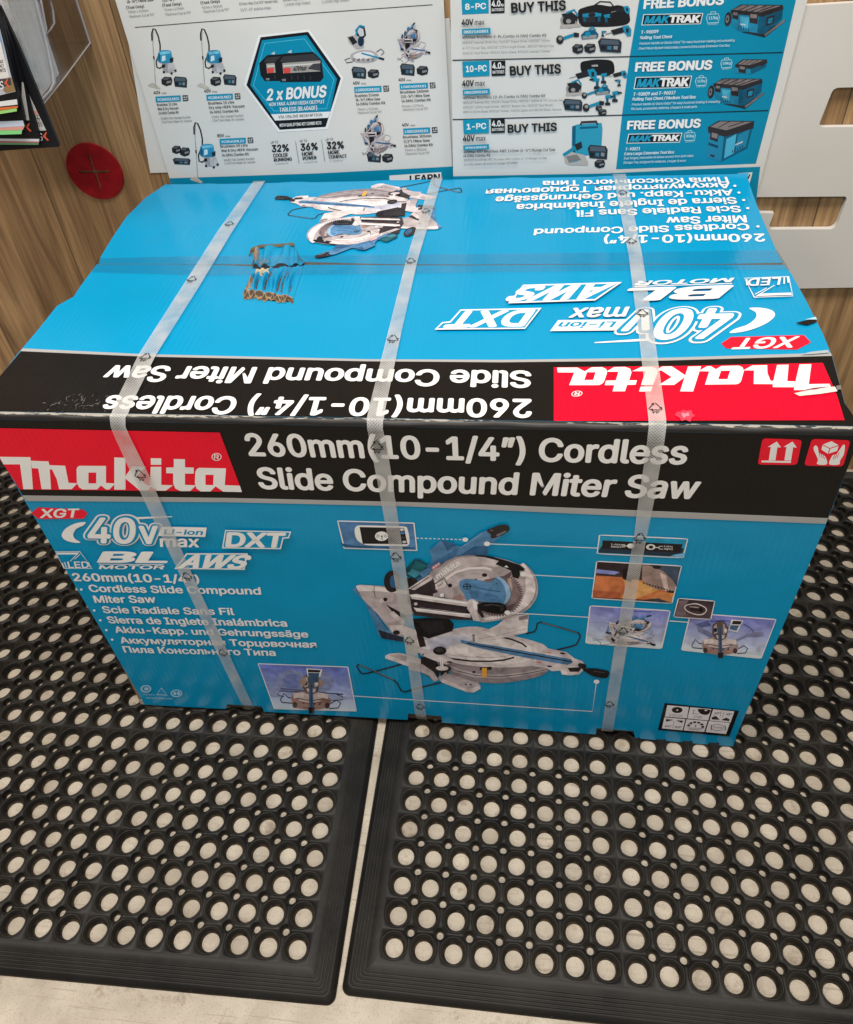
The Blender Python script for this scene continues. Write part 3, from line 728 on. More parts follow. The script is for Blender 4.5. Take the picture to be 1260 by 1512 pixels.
def saw(p):
    # wire supports
    p.view(520, 890, 6.3)
    p.line([(460, 570), (230, 632), (150, 652), (98, 660), (75, 640), (42, 585), (58, 572)], 13, DK); p.line([(58, 572), (130, 600), (385, 715), (420, 745), (455, 812), (490, 828), (600, 795), (850, 733)], 13, DK)
    p.line([(70, 574), (250, 650), (385, 711)], 4, (150, 145, 150))
    p.view(700, 880, 6.0)
    p.line([(460, 332), (535, 313), (552, 290), (560, 243), (590, 229), (700, 258), (925, 325), (942, 345), (935, 375), (908, 428), (860, 445), (730, 476)], 13, DK)
    p.line([(600, 230), (780, 280), (915, 322)], 3, (140, 140, 145))
    # foot plates
    p.view(520, 890, 6.3)
    p.poly([(308, 490), (350, 470), (440, 462), (520, 480), (640, 520), (700, 570), (660, 640), (530, 590), (500, 580), (312, 515)], SIL)
    p.poly([(340, 485), (440, 470), (520, 500), (500, 545), (420, 515)], SIL2)
    p.poly([(640, 500), (760, 500), (830, 600), (800, 700), (770, 735), (720, 690), (640, 640)], DK)
    p.poly([(530, 545), (660, 570), (760, 640), (805, 712), (765, 732), (720, 680), (640, 640), (530, 620)], SIL2)
    for i in range(5): p.line([(655 + 22 * i, 645 + 8 * i), (668 + 22 * i, 628 + 8 * i)], 7, SIL)
    p.poly([(800, 690), (870, 640), (980, 680), (1165, 720), (1196, 770), (1195, 795), (1130, 832), (1070, 828), (960, 775), (830, 735)], SIL2)
    p.poly([(835, 700), (1075, 800), (1190, 765), (1196, 795), (1130, 832), (1070, 828), (830, 735)], SIL)
    for x, y in ((1060, 755), (1105, 757), (890, 650)): p.ell(x, y, 10, 7, DK, 10)
    # turntable
    p.view(480, 740, 2.864)
    p.blob([(468, 640), (500, 632), (760, 640), (930, 690), (945, 712), (915, 735), (850, 752), (740, 767), (640, 762), (560, 740), (520, 715), (480, 690)], SIL3)
    p.poly([(500, 678), (560, 706), (640, 726), (720, 732), (820, 724), (900, 708), (935, 700), (940, 715), (850, 735), (740, 748), (640, 744), (550, 722)], SIL2)
    p.line([(500, 688), (560, 716), (640, 735), (740, 740), (850, 728), (938, 710)], 2.5, DK)
    p.blob([(400, 640), (430, 595), (520, 545), (640, 528), (760, 558), (880, 588), (935, 612), (960, 660), (900, 690), (800, 700), (700, 700), (580, 688), (490, 665)], SIL)
    p.blob([(440, 640), (480, 596), (560, 566), (660, 556), (780, 580), (880, 612), (900, 650), (830, 680), (720, 684), (600, 670)], (214, 205, 205))
    p.line([(470, 650), (520, 662), (620, 674), (700, 675), (760, 669), (800, 658)], 7, DK)
    p.line([(720, 566), (790, 582), (835, 600), (852, 615)], 7, DK); p.line([(640, 655), (700, 660), (760, 655)], 3, SIL3)
    p.line([(480, 640), (560, 652), (660, 660), (760, 655), (820, 640)], 4, (186, 176, 178))
    p.poly([(655, 700), (705, 697), (705, 710), (655, 712)], DK); p.poly([(664, 703), (685, 702), (684, 742), (666, 742)], (225, 150, 55))
    p.ell(630, 720, 7, 5, DK, 10); p.ell(735, 722, 6, 4, SIL3, 10)
    # fences
    p.poly([(640, 560), (700, 535), (730, 520), (765, 490), (800, 480), (862, 474), (856, 552), (780, 570), (700, 585), (650, 580)], (205, 197, 198))
    p.poly([(820, 486), (860, 478), (858, 496), (820, 502)], SIL3); p.line([(650, 580), (700, 572), (856, 535)], 1.5, SIL3)
    p.poly([(395, 600), (430, 560), (480, 545), (530, 543), (620, 562), (640, 560), (632, 592), (560, 606), (470, 632), (440, 645), (400, 635)], (196, 192, 200))
    p.poly([(430, 590), (520, 566), (600, 572), (628, 590), (540, 602), (450, 628)], (176, 178, 196))
    p.poly([(623, 560), (634, 560), (634, 592), (625, 592)], SIL3)
    # kerf board and front arm
    p.view(700, 880, 6.0)
    p.poly([(615, 450), (820, 490), (890, 545), (960, 570), (995, 612), (960, 660), (932, 690), (845, 697), (780, 690), (765, 655), (690, 660), (640, 632), (455, 605), (560, 555), (640, 560)], SIL)
    p.poly([(630, 455), (815, 492), (880, 548), (700, 510)], (185, 175, 180)); p.poly([(480, 600), (560, 560), (740, 590), (680, 622)], (180, 170, 176))
    p.poly([(-120, 380), (0, 405), (380, 468), (860, 552), (876, 585), (830, 605), (480, 545), (0, 445), (-110, 410)], BL1)
    p.line([(-60, 412), (0, 424), (430, 500), (870, 576)], 10, DK)
    p.ell(785, 502, 26, 8, DK, 12, 8); p.ell(670, 617, 24, 7, DK, 12, 5); p.ell(665, 495, 26, 7, (200, 120, 110), 12, 8); p.ell(575, 580, 26, 8, (200, 120, 110), 12, 8)
    p.poly([(830, 630), (930, 625), (950, 640), (930, 665), (850, 665)], DK); p.poly([(770, 640), (820, 640), (830, 690), (785, 692)], (214, 205, 205))
    p.poly([(918, 605), (935, 586), (985, 596), (1000, 620), (975, 648), (935, 630)], DK)
    p.blob([(965, 645), (1050, 634), (1160, 650), (1198, 668), (1185, 712), (1150, 722), (1060, 706), (1010, 680)], (24, 22, 24)); p.line([(1060, 660), (1160, 672)], 6, (70, 66, 70))
    # rear arm and blue foot
    p.view(480, 740, 2.864)
    p.poly([(118, 372), (135, 352), (160, 360), (215, 470), (265, 540), (330, 560), (330, 590), (240, 575), (225, 562), (215, 520), (160, 410), (140, 395)], BL1)
    p.poly([(225, 540), (330, 572), (330, 592), (240, 577)], (40, 45, 60))
    p.poly([(132, 353), (150, 350), (230, 354), (345, 372), (380, 400), (380, 470), (340, 480), (330, 570), (290, 560), (225, 475), (160, 410)], SIL2)
    p.poly([(132, 356), (150, 350), (360, 376), (362, 392), (220, 376), (142, 378)], (214, 206, 206))
    p.line([(212, 356), (208, 372), (214, 400)], 2, DK); p.ell(240, 418, 11, 9, SIL, 14); p.ell(256, 412, 9, 8, DK, 12)
    p.poly([(258, 432), (345, 480), (330, 500), (290, 470)], DK); p.poly([(270, 470), (290, 462), (340, 505), (330, 520)], SIL)
    p.poly([(270, 520), (330, 522), (400, 545), (425, 555), (420, 620), (395, 640), (345, 590), (330, 560), (290, 555)], SIL)
    p.ell(303, 552, 15, 10, DK, 16); p.poly([(388, 560), (415, 560), (428, 610), (402, 615)], DK); p.poly([(340, 575), (372, 585), (395, 650), (350, 640)], SIL2)
    # motor, wheel
    p.ell(284, 336, 34, 46, DK, 24); p.ell(292, 336, 17, 28, BL2, 18)
    p.view(520, 760, 6.3)
    p.poly([(505, 590), (590, 560), (640, 700), (520, 700)], DK)
    p.poly([(495, 500), (585, 403), (640, 410), (705, 455), (745, 500), (690, 560), (600, 590), (510, 560)], (18, 70, 84)); p.poly([(515, 540), (560, 495), (655, 530), (585, 578)], (58, 128, 148)); p.poly([(560, 490), (590, 420), (700, 465), (650, 525)], (30, 90, 100))
    p.poly([(600, 590), (740, 520), (760, 600), (740, 660), (660, 650)], BL2)
    p.view(480, 740, 2.864)
    p.poly([(370, 495), (440, 490), (520, 492), (545, 515), (540, 545), (440, 577), (390, 560)], (24, 22, 24)); p.poly([(380, 500), (500, 505), (505, 545), (440, 560)], (36, 33, 36))
    p.poly([(350, 380), (440, 320), (470, 300), (520, 330), (560, 400), (640, 440), (650, 500), (560, 498), (380, 480), (350, 420)], (52, 44, 48))
    p.poly([(352, 366), (440, 306), (475, 296), (450, 330), (380, 372)], SIL); p.line([(360, 370), (440, 318)], 3, DK)
    # guard
    p.view(640, 760, 7.41)
    p.blob([(0, 690), (-40, 600), (60, 560), (160, 480), (270, 440), (420, 424), (600, 440), (800, 482), (940, 530), (985, 515), (1060, 580), (1120, 670), (1145, 780), (1132, 890), (1060, 1000), (950, 1075), (780, 1130), (600, 1160), (520, 1160), (470, 1090), (300, 950), (150, 900), (60, 850)], SIL2)
    p.blob([(20, 660), (120, 560), (250, 480), (400, 448), (560, 455), (720, 500), (690, 560), (560, 540), (400, 560), (250, 620), (130, 720), (40, 760)], SIL)
    p.line([(140, 690), (250, 615), (400, 575), (560, 570), (640, 590)], 26, (216, 206, 208))
    p.poly([(150, 700), (280, 630), (420, 600), (560, 605), (630, 700), (420, 720), (330, 700), (290, 760), (180, 800)], (182, 172, 175))
    p.blob([(1010, 560), (1080, 640), (1120, 780), (1080, 930), (960, 1040), (780, 1110), (600, 1140), (560, 1120), (760, 1070), (900, 980), (1000, 860), (1010, 720)], (214, 204, 206))
    p.line([(1060, 600), (1115, 690), (1128, 790), (1110, 890), (1040, 985), (940, 1060)], 8, SIL3)
    # blade
    pts = []
    for i in range(0, 100):
        a = math.radians(-70 + 215 * i / 99); r = 1.0 if i % 3 else .90
        pts.append((700 + 285 * r * math.cos(a), 860 + 245 * r * math.sin(a)))
    pts += [(480, 980), (560, 700)]
    p.poly(pts, (104, 88, 92))
    p.poly([(800, 690), (870, 690), (960, 860), (850, 1000), (800, 960), (850, 860)], (126, 110, 112)); p.poly([(810, 690), (850, 680), (870, 800), (855, 830)], (176, 150, 142))
    p.poly([(780, 1000), (880, 960), (930, 900), (850, 1030), (760, 1070)], (84, 70, 76))
    # dark top of the guard
    p.poly([(455, 430), (500, 426), (640, 445), (800, 490), (940, 535), (1000, 580), (985, 605), (945, 600), (950, 650), (930, 690), (870, 670), (850, 600), (760, 560), (680, 530), (720, 492), (560, 452), (470, 445)], (28, 25, 27))
    p.poly([(770, 660), (850, 610), (860, 650), (800, 690)], (92, 78, 82)); p.poly([(955, 535), (985, 515), (1030, 560), (1010, 580)], (222, 214, 212))
    p.poly([(775, 560), (800, 540), (825, 566)], WHITE)
    p.ell(562, 648, 30, 20, DK, 14); p.ell(465, 698, 16, 10, DK, 10)
    p.line([(430, 700), (620, 722), (635, 715), (620, 650)], 6, SIL3)
    # bracket and screws at left
    p.poly([(20, 745), (118, 680), (155, 745), (120, 780), (30, 810)], SIL); p.line([(20, 745), (118, 680), (155, 750), (190, 765)], 10, DK); p.ell(185, 762, 24, 22, DK, 14)
    p.text('DXT', (55, 780), (115, 745), (48, 760), DK, .01); p.poly([(0, 850), (180, 800), (290, 790), (200, 900), (0, 880)], SIL2); p.ell(100, 862, 24, 15, WHITE, 14); p.ell(112, 866, 16, 12, DK, 12)
    p.poly([(210, 900), (290, 860), (350, 900), (300, 920)], (150, 120, 112))
    # blue inner cover
    p.blob([(285, 740), (310, 700), (400, 690), (520, 706), (620, 728), (700, 668), (770, 690), (830, 760), (848, 860), (820, 930), (770, 968), (600, 945), (440, 925), (370, 925), (335, 850), (300, 800)], (84, 130, 172))
    p.poly([(380, 800), (700, 870), (760, 940), (600, 930), (420, 900)], (70, 112, 154))
    p.poly([(692, 676), (715, 660), (780, 700), (832, 770), (848, 860), (815, 940), (775, 962), (800, 870), (780, 770), (735, 705)], (146, 178, 210))
    p.ell(370, 772, 46, 34, DK, 20); p.ell(370, 772, 38, 27, BL1, 20); p.line([(370, 740), (370, 804)], 9, DK); p.line([(328, 772), (412, 772)], 9, DK)
    p.line([(435, 772), (560, 800), (735, 828)], 9, BL2); p.ell(698, 735, 9, 7, BL2, 10)
    # handle
    p.poly([(560, 320), (690, 255), (600, 300), (585, 425), (470, 430), (380, 425), (250, 445), (280, 420), (470, 340)], BL2)
    p.poly([(-160, 620), (-40, 560), (0, 410), (60, 400), (150, 380), (200, 335), (270, 325), (320, 340), (420, 250), (520, 180), (590, 155), (635, 195), (628, 240), (560, 330), (450, 330), (300, 425), (180, 450), (80, 515), (0, 590), (-110, 680)], BL1)
    p.line([(300, 345), (430, 262), (540, 190)], 8, (110, 152, 188)); p.poly([(620, 240), (700, 225), (760, 205), (640, 300), (600, 290)], BL1)
    p.blob([(585, 158), (640, 130), (720, 100), (800, 95), (834, 128), (825, 165), (740, 215), (640, 245), (628, 200)], (40, 36, 38)); p.poly([(690, 205), (790, 160), (800, 172), (700, 225)], (110, 106, 112)); p.line([(620, 165), (640, 150), (655, 165)], 6, (120, 120, 124))
    p.view(520, 760, 6.3)
    p.poly([(718, 322), (830, 222), (900, 240), (965, 262), (890, 325), (870, 380), (760, 410)], BL1); p.poly([(830, 222), (965, 262), (890, 325)], BL2); p.poly([(690, 465), (900, 345), (1000, 290), (960, 380), (760, 470), (740, 510)], (60, 104, 148))
    p.rrect([(740, 478), (815, 428), (828, 450), (755, 498)], (.2, .2), (212, 120, 122)); p.text('XGT', (754, 490), (820, 447), (748, 474), WHITE, .02, res=1)
    p.text('makita', (800, 585), (1010, 450), (775, 545), (236, 228, 224), .035)
    # rails
    p.poly([(535, 730), (600, 722), (1110, 800), (1110, 848), (560, 770)], SIL); p.poly([(545, 735), (600, 730), (1105, 806), (1105, 822), (560, 748)], (226, 218, 216)); p.line([(560, 772), (1110, 850)], 7, DK)
    p.poly([(575, 850), (640, 850), (1105, 905), (1105, 945), (600, 885)], SIL); p.poly([(585, 855), (1100, 912), (1100, 924), (600, 868)], (226, 218, 216)); p.line([(590, 848), (900, 888), (1090, 902)], 6, DK)
    p.ell(838, 735, 20, 15, WHITE, 14); p.ell(595, 815, 16, 14, SIL, 12)
    p.view(640, 760, 7.41)
    p.poly([(375, 935), (400, 908), (440, 905), (490, 940), (500, 975), (475, 1040), (510, 1130), (520, 1150), (440, 1140), (400, 1050), (372, 1010)], SIL); p.poly([(430, 915), (480, 940), (492, 980), (470, 1030), (440, 990)], (224, 216, 214))
    p.poly([(480, 960), (520, 958), (530, 1030), (560, 1100), (530, 1110), (490, 1050)], DK)
    p.blob([(500, 965), (560, 945), (660, 942), (760, 955), (800, 1000), (788, 1050), (720, 1068), (600, 1050), (515, 1020)], (24, 21, 23)); p.line([(560, 975), (640, 965), (740, 980)], 10, (78, 72, 76))
    p.ell(752, 1000, 22, 36, (50, 46, 50), 16)
    # clamp screw
    p.view(520, 890, 6.3)
    p.poly([(640, 420), (760, 430), (870, 480), (960, 520), (880, 560), (760, 520), (640, 470)], SIL); p.ell(662, 468, 10, 7, DK, 10); p.ell(908, 536, 26, 8, DK, 12)
    p.ell(846, 600, 78, 34, DK, 24); p.ell(840, 594, 58, 22, SIL, 22); p.poly([(815, 500), (848, 500), (852, 590), (828, 590)], (216, 210, 212)); p.line([(832, 510), (836, 585)], 4, SIL3)
    p.ell(818, 432, 62, 38, (26, 24, 26), 24); p.ell(815, 424, 40, 20, (56, 52, 54), 18); p.poly([(822, 630), (870, 630), (830, 670)], DK)
    return p
POINTERS = [('d', [(388, 149), (585, 155)], (594, 155, 12, 9)), ('l', [(690, 173), (1155, 191)], (686, 173, 13, 10)), ('l', [(845, 303), (1140, 319)], (840, 301, 14, 11)),
            ('l', [(775, 464), (1122, 484)], (772, 464, 12, 9)), ('l', [(124, 817), (1131, 882), (1148, 756)], (1148, 756, 12, 9))]

def mini_saw(p, x, y, s, c1=(150, 132, 132), mode=0):
    """a small picture of the saw inside an inset; x,y in the current view"""
    o = p.o
    p.view(o[0] + x / o[2], o[1] + y / o[3], o[2] / s, o[3] / s)
    p.line([(-100, 30), (-88, 8), (-74, 22), (-40, 26)], 3.5, (52, 50, 66)); p.line([(-100, 30), (-94, 38), (-40, 42)], 3.5, (52, 50, 66))
    p.line([(60, 44), (85, 30), (98, 40), (90, 56), (60, 58)], 3.5, (52, 50, 66))
    p.blob([(-58, 10), (-20, 2), (30, 6), (62, 24), (60, 50), (20, 62), (-30, 58), (-60, 42)], c1); p.blob([(-40, 12), (0, 6), (34, 14), (30, 34), (-10, 38), (-40, 30)], (190, 174, 172))
    for i in range(6): p.poly([(-50 + i * 18, 40 + (i % 3) * 5), (-40 + i * 18, 38), (-38 + i * 18, 50), (-48 + i * 18, 54)], (70 + 20 * (i % 2), 56, 58))
    p.poly([(-58, 30), (-20, 44), (30, 46), (60, 36), (52, 56), (0, 64), (-48, 56)], (146, 118, 112)); p.line([(-46, 24), (0, 32), (44, 26)], 3, (96, 76, 76)); p.line([(-34, 36), (0, 42), (36, 36)], 2.5, (96, 76, 76))
    p.poly([(-58, 8), (-24, 4), (-22, 20), (-56, 24)], (206, 194, 192)); p.poly([(22, 4), (58, 10), (58, 26), (22, 20)], (206, 194, 192)); p.ell(-52, 46, 8, 10, (70, 52, 54), 12); p.ell(54, 48, 8, 10, (70, 52, 54), 12)
    p.poly([(-26, -44), (-8, -58), (14, -60), (30, -34), (24, -2), (10, 10), (-14, 8), (-28, -12)], (92, 78, 80)); p.poly([(-22, -38), (-12, -48), (-8, -16), (-20, -12)], (178, 164, 162)); p.poly([(10, -50), (18, -44), (22, -16), (12, -10)], (160, 146, 146)); p.ell(-16, -26, 6, 8, (40, 34, 38), 12); p.ell(20, -24, 5, 8, (206, 196, 194), 12); p.poly([(-14, -8), (18, -8), (14, 4), (-10, 4)], (196, 182, 178))
    p.poly([(-6, -34), (6, -36), (9, 60), (-5, 62)], (64, 92, 126)); p.line([(1, -30), (2, 58)], 2, DK); p.poly([(-8, 54), (13, 54), (10, 74), (-6, 74)], DK)
    p.view(*o)
    return p
def frame(p, quad, r, bgc0, bgc1, wpx=5):
    """white-edged inset with a graded background"""
    q = [Vector(a) for a in quad]; c = sum(q, Vector((0, 0))) / 4
    p.rrect(quad, r, (225, 224, 226))
    inn = []
    for a in q:
        d = c - a; inn.append(tuple(a + Vector((wpx if d.x > 0 else -wpx, wpx * .9 if d.y > 0 else -wpx * .9))))
    p.grad(inn, bgc0, bgc1); return p

# ---------------- front printing
def F(kind='card'): return Print(FRONT, KF, .2, kind)
p = F(); p.poly([(-60, 560), (1330, 560), (1300, 640), (1228, 769), (960, 760), (700, 748), (600, 744), (340, 738), (28, 735), (-40, 660)], BLACK)
fb_ = [(-.0012, .45), (-.0012, H - RF), (W - .001, H - RF), (W, .45)]
# black band cut to the panel itself
band = [tuple(FRONT.uv(*q)) for q in ((28, 735), (340, 738), (600, 744), (700, 748), (960, 760), (1228.5, 769))]
band[0] = (0.0, band[0][1]); band[-1] = (.9003, band[-1][1])
sheet('title_band', [(q[0], q[1]) for q in band] + [(.8985, H - RF), (0.0, H - RF)], FRONT, .0002, BK, front, n0=.0003)
g0 = [tuple(FRONT.uv(*q)) for q in ((25, 731), (340, 735), (600, 741), (700, 744), (960, 754), (1230, 765))]; g1 = [tuple(FRONT.uv(*q)) for q in ((30, 739), (340, 741), (600, 747), (700, 751), (960, 763), (1225, 773))]
for g in (g0, g1): g[0] = (.0002, g[0][1]); g[-1] = (.9001, g[-1][1])
sheet('grey_stripe', g0 + g1[::-1], FRONT, .0002, ink(GREY, .24, KF), front, n0=.0006)
p = F(); p.view(0, 0, 1)
p.poly([(-22, 631), (325, 638), (358, 725.5), (30, 722), (0, 676)], RED); logo(p).emit('brand_logo', front, .0008)
p = F(); p.text('260mm(10-1/4”) Cordless', (369, 671.5), (1012, 684), (360, 640), WHITE, .034, res=3)
p.text('Slide Compound Miter Saw', (384, 720), (1027, 735), (378, 690), WHITE, .034, res=3); p.emit('product_title', front, .0008)
badges(F()).emit('feature_badges', front, .0006)
spec(F()).emit('language_list', front, .0006)
saw(F('photo')).emit('saw_picture', front, .0006)
for kd, ln, dot in POINTERS:
    p = F().view(480, 740, 2.864)
    if kd == 'd': p.dash(*ln, 11, 3.4, WHITE)
    else: p.line(ln, 3, WHITE)
    p.ell(*dot, WHITE).emit('pointer_line', front, .0027)
# handling symbols
p = F().view(700, 610, 2.25)
p.rrect([(958, 82), (1090, 87), (1073, 171), (942, 170)], (.12, .12), (220, 20, 44))
for x in (992, 1044):
    p.poly([(x - 13, 156), (x + 9, 156), (x + 16, 112), (x + 28, 113), (x + 14, 93), (x - 16, 111), (x - 6, 111)], WHITE)
p.poly([(956, 156), (1054, 158), (1052, 164), (954, 162)], WHITE); p.emit('this_way_up_symbol', front, .0006)
p = F().view(700, 610, 2.25)
p.rrect([(1122, 84), (1251, 89), (1226, 176), (1096, 173)], (.12, .12), (220, 20, 44))
p.poly([(1158, 103), (1188, 92), (1212, 106), (1206, 124), (1176, 134), (1154, 120)], WHITE)
p.line([(1158, 104), (1182, 116), (1212, 106)], 3, (220, 20, 44)); p.line([(1182, 116), (1177, 133)], 3, (220, 20, 44))
p.blob([(1128, 118), (1134, 106), (1142, 112), (1146, 130), (1166, 142), (1172, 168), (1140, 168), (1142, 152)], WHITE); p.blob([(1232, 108), (1226, 104), (1216, 118), (1204, 134), (1190, 140), (1180, 168), (1212, 169), (1216, 156), (1228, 136)], WHITE)
for i in range(3): p.line([(1146 + 7 * i, 130 + 3 * i), (1150 + 7 * i, 145 + 3 * i)], 2, (220, 20, 44)); p.line([(1212 - 7 * i, 130 + 3 * i), (1207 - 7 * i, 146 + 3 * i)], 2, (220, 20, 44))
p.emit('handle_with_care_symbol', front, .0006)
# insets
p = F('photo').view(480, 740, 2.864)
frame(p, [(52, 80), (379, 89), (392, 209), (80, 199)], (.03, .03), (70, 112, 160), (88, 132, 178), 5)
p.poly([(64, 175), (130, 186), (380, 192), (382, 202), (84, 193)], BL2)
p.blob([(126, 125), (134, 104), (160, 100), (250, 102), (335, 105), (350, 118), (358, 160), (350, 186), (300, 187), (200, 185), (165, 180), (136, 160)], (226, 222, 222)); p.poly([(147, 107), (335, 111), (350, 180), (160, 178)], (26, 23, 25))
p.ell(240, 146, 28, 20, (226, 222, 222)); p.ell(241, 146, 4, 3, DK, 10); p.line([(241, 148), (243, 162)], 3, DK)
for r in (12, 20):
    p.line([(240 + r * math.cos(a), 146 + r * .7 * math.sin(a)) for a in (-.7, -.3, .1, .5)], 2.2, DK); p.line([(240 - r * math.cos(a), 146 + r * .7 * math.sin(a)) for a in (-.7, -.3, .1, .5)], 2.2, DK)
for y, c in ((118, (190, 190, 190)), (132, (60, 120, 180)), (152, (60, 60, 66)), (170, (190, 190, 190))): p.ell(326 + (y - 118) * .2, y, 9, 6, c, 12)
p.emit('inset_picture', front, .0006)
p = F('photo').view(860, 780, 4.2)
frame(p, [(104, 36), (657, 60), (628, 184), (88, 158)], (.04, .16), (20, 140, 180), (70, 150, 190), 7)
p.poly([(104, 128), (125, 105), (630, 120), (615, 175), (100, 148)], (30, 48, 66)); p.poly([(570, 160), (640, 150), (622, 178), (540, 172)], (110, 170, 210)); p.poly([(126, 72), (622, 96), (606, 148), (122, 122)], (26, 23, 24))
p.ell(300, 106, 22, 15, (214, 210, 210)); p.ell(424, 113, 29, 18, (214, 210, 210)); p.ell(426, 113, 14, 10, DK, 14); p.line([(244, 105), (280, 106)], 4, WHITE); p.line([(450, 115), (480, 116)], 4, WHITE)
p.line([(240, 97), (264, 97), (264, 112), (240, 112)], 3, WHITE); p.line([(500, 108), (476, 108), (474, 124), (500, 126)], 3, WHITE)
for t, y in (('1 click', 100), ('(laser)', 114)): p.text(t, (178, y), (238, y + 3), (178, y - 10), WHITE, .01, res=1)
for t, y in (('2 clicks', 112), ('(lights)', 127)): p.text(t, (506, y), (560, y + 3), (506, y - 10), WHITE, .01, res=1)
p.emit('inset_picture', front, .0006)
p = F('photo').view(860, 780, 4.2)
frame(p, [(86, 199), (619, 229), (558, 466), (56, 434)], (.04, .07), (70, 56, 56), (60, 46, 44), 7)
p.poly([(84, 290), (250, 300), (440, 330), (540, 400), (555, 455), (400, 440), (66, 424)], (190, 112, 70)); p.poly([(250, 300), (440, 350), (470, 380), (330, 436), (240, 432), (270, 380)], (212, 158, 96)); p.poly([(66, 380), (240, 395), (230, 430), (64, 424)], (170, 92, 60)); p.poly([(470, 390), (568, 400), (550, 456), (420, 440)], (198, 130, 78))
p.poly([(84, 250), (240, 266), (200, 284), (84, 274)], (130, 140, 200)); p.poly([(92, 205), (300, 218), (270, 250), (240, 270), (120, 246), (90, 240)], (48, 38, 42)); p.poly([(250, 250), (330, 240), (300, 330), (250, 310)], (34, 28, 30))
p.poly([(420, 222), (608, 234), (585, 360), (480, 260)], (66, 78, 96)); p.poly([(372, 225), (420, 228), (500, 262), (562, 320), (580, 352), (574, 385), (500, 382), (420, 360), (370, 320)], (150, 128, 122)); p.poly([(480, 270), (520, 290), (535, 384), (510, 384)], (206, 184, 176)); p.ell(462, 237, 26, 12, DK, 14)
for i in range(11): p.poly([(372 + i * 18, 330 + i * 5.2), (388 + i * 18, 334 + i * 5.2), (384 + i * 18, 346 + i * 5)], (40, 28, 26))
p.poly([(400, 436), (470, 430), (556, 458), (480, 456)], (60, 66, 76))
p.emit('inset_picture', front, .0006)
p = F('photo').view(860, 780, 4.2)
frame(p, [(46, 475), (549, 506), (494, 747), (18, 713)], (.04, .07), (122, 128, 196), (196, 206, 216), 7)
p.line([(320, 512), (425, 516)], 4, (40, 60, 140))
A_ = lambda x, y: tuple(FRONT.uv(480 + x / 2.864, 740 + y / 2.864)); I3 = lambda x, y: tuple(FRONT.uv(860 + x / 4.2, 780 + y / 4.2))
im = affine([A_(130, 690), A_(1198, 725), A_(760, 380), A_(640, 805), A_(775, 98)], [I3(62, 672), I3(446, 712), I3(386, 608), I3(240, 738), I3(424, 530)])
q_ = saw(Print(FRONT, KF, .24, 'photo'))
p.items += [([Vector(im(v)) for v in it[0]], it[1], it[2]) for it in q_.items]; p.emit('inset_picture', front, .0006)
p = F('photo').view(860, 780, 4.2)
p.line([(540, 572), (662, 581)], 6, WHITE)
frame(p, [(668, 520), (1205, 560), (1110, 808), (611, 755)], (.03, .06), (118, 124, 196), (196, 206, 216), 7)
p.poly([(705, 590), (780, 570), (800, 600), (740, 615), (830, 660), (800, 680), (720, 640)], (120, 124, 160)); p.poly([(940, 690), (1060, 640), (1120, 640), (1130, 668), (1020, 672), (960, 700)], (124, 126, 160)); p.poly([(705, 590), (780, 570), (800, 600), (740, 612)], (84, 92, 140))
mini_saw(p, 853, 672, 1.75, mode=1); p.poly([(925, 560), (998, 566), (960, 640), (905, 625)], (210, 208, 212)); p.poly([(934, 568), (990, 572), (980, 592), (926, 590)], (40, 36, 40)); p.poly([(920, 596), (972, 598), (955, 632), (912, 620)], (66, 96, 130))
p.line([(795, 574), (850, 568), (912, 570)], 5, (40, 70, 150)); p.line([(1000, 590), (1035, 610), (1062, 636)], 5, (40, 70, 150)); p.emit('inset_picture', front, .0006)
p = F('photo').view(860, 780, 4.2)
frame(p, [(592, 423), (823, 440), (798, 558), (562, 543)], (.08, .12), (56, 44, 50), (92, 76, 80), 6)
p.poly([(600, 440), (660, 434), (640, 470), (640, 530), (575, 535)], (110, 94, 100)); p.poly([(700, 500), (790, 520), (780, 550), (680, 545)], (78, 64, 70)); p.blob([(636, 470), (700, 455), (760, 478), (770, 505), (740, 528), (690, 524), (640, 500)], (206, 196, 198)); p.blob([(642, 472), (700, 461), (755, 481), (763, 504), (736, 522), (690, 518), (646, 497)], (70, 56, 60)); p.poly([(660, 470), (720, 470), (730, 505), (670, 500)], (44, 34, 38)); p.line([(665, 476), (720, 482)], 8, (150, 136, 140)); p.ell(735, 495, 14, 16, (28, 24, 26), 14)
p.emit('inset_picture', front, .0022)
p = F('photo').view(480, 740, 2.864)
frame(p, [(-284, 684), (99, 698), (135, 888), (-215, 878)], (.015, .02), (98, 112, 190), (190, 202, 224), 4)
p.ell(-140, 760, 62, 50, (128, 138, 180), 24); p.ell(-20, 762, 56, 46, (128, 138, 180), 24); p.ell(-140, 760, 40, 32, (110, 122, 176), 20)
p.view(340, 740, 3)
p.line([(225, 828), (500, 855)], 4, (50, 56, 90)); p.line([(240, 865), (210, 855), (220, 838), (500, 852)], 3.5, (40, 44, 66)); p.line([(440, 880), (500, 878), (500, 866), (470, 852)], 3.5, (40, 44, 66))
mini_saw(p, 358, 838, 1.35, (150, 112, 104), mode=1); p.poly([(338, 738), (410, 742), (400, 775), (345, 775)], (216, 214, 218)); p.poly([(345, 742), (402, 745), (398, 756), (346, 754)], DK); p.poly([(346, 756), (396, 758), (390, 800), (350, 800)], (56, 82, 110)); p.poly([(306, 790), (334, 772), (340, 800), (318, 822)], (150, 128, 120)); p.poly([(392, 780), (420, 800), (396, 826)], (150, 128, 120))
p.emit('inset_picture', front, .0006)
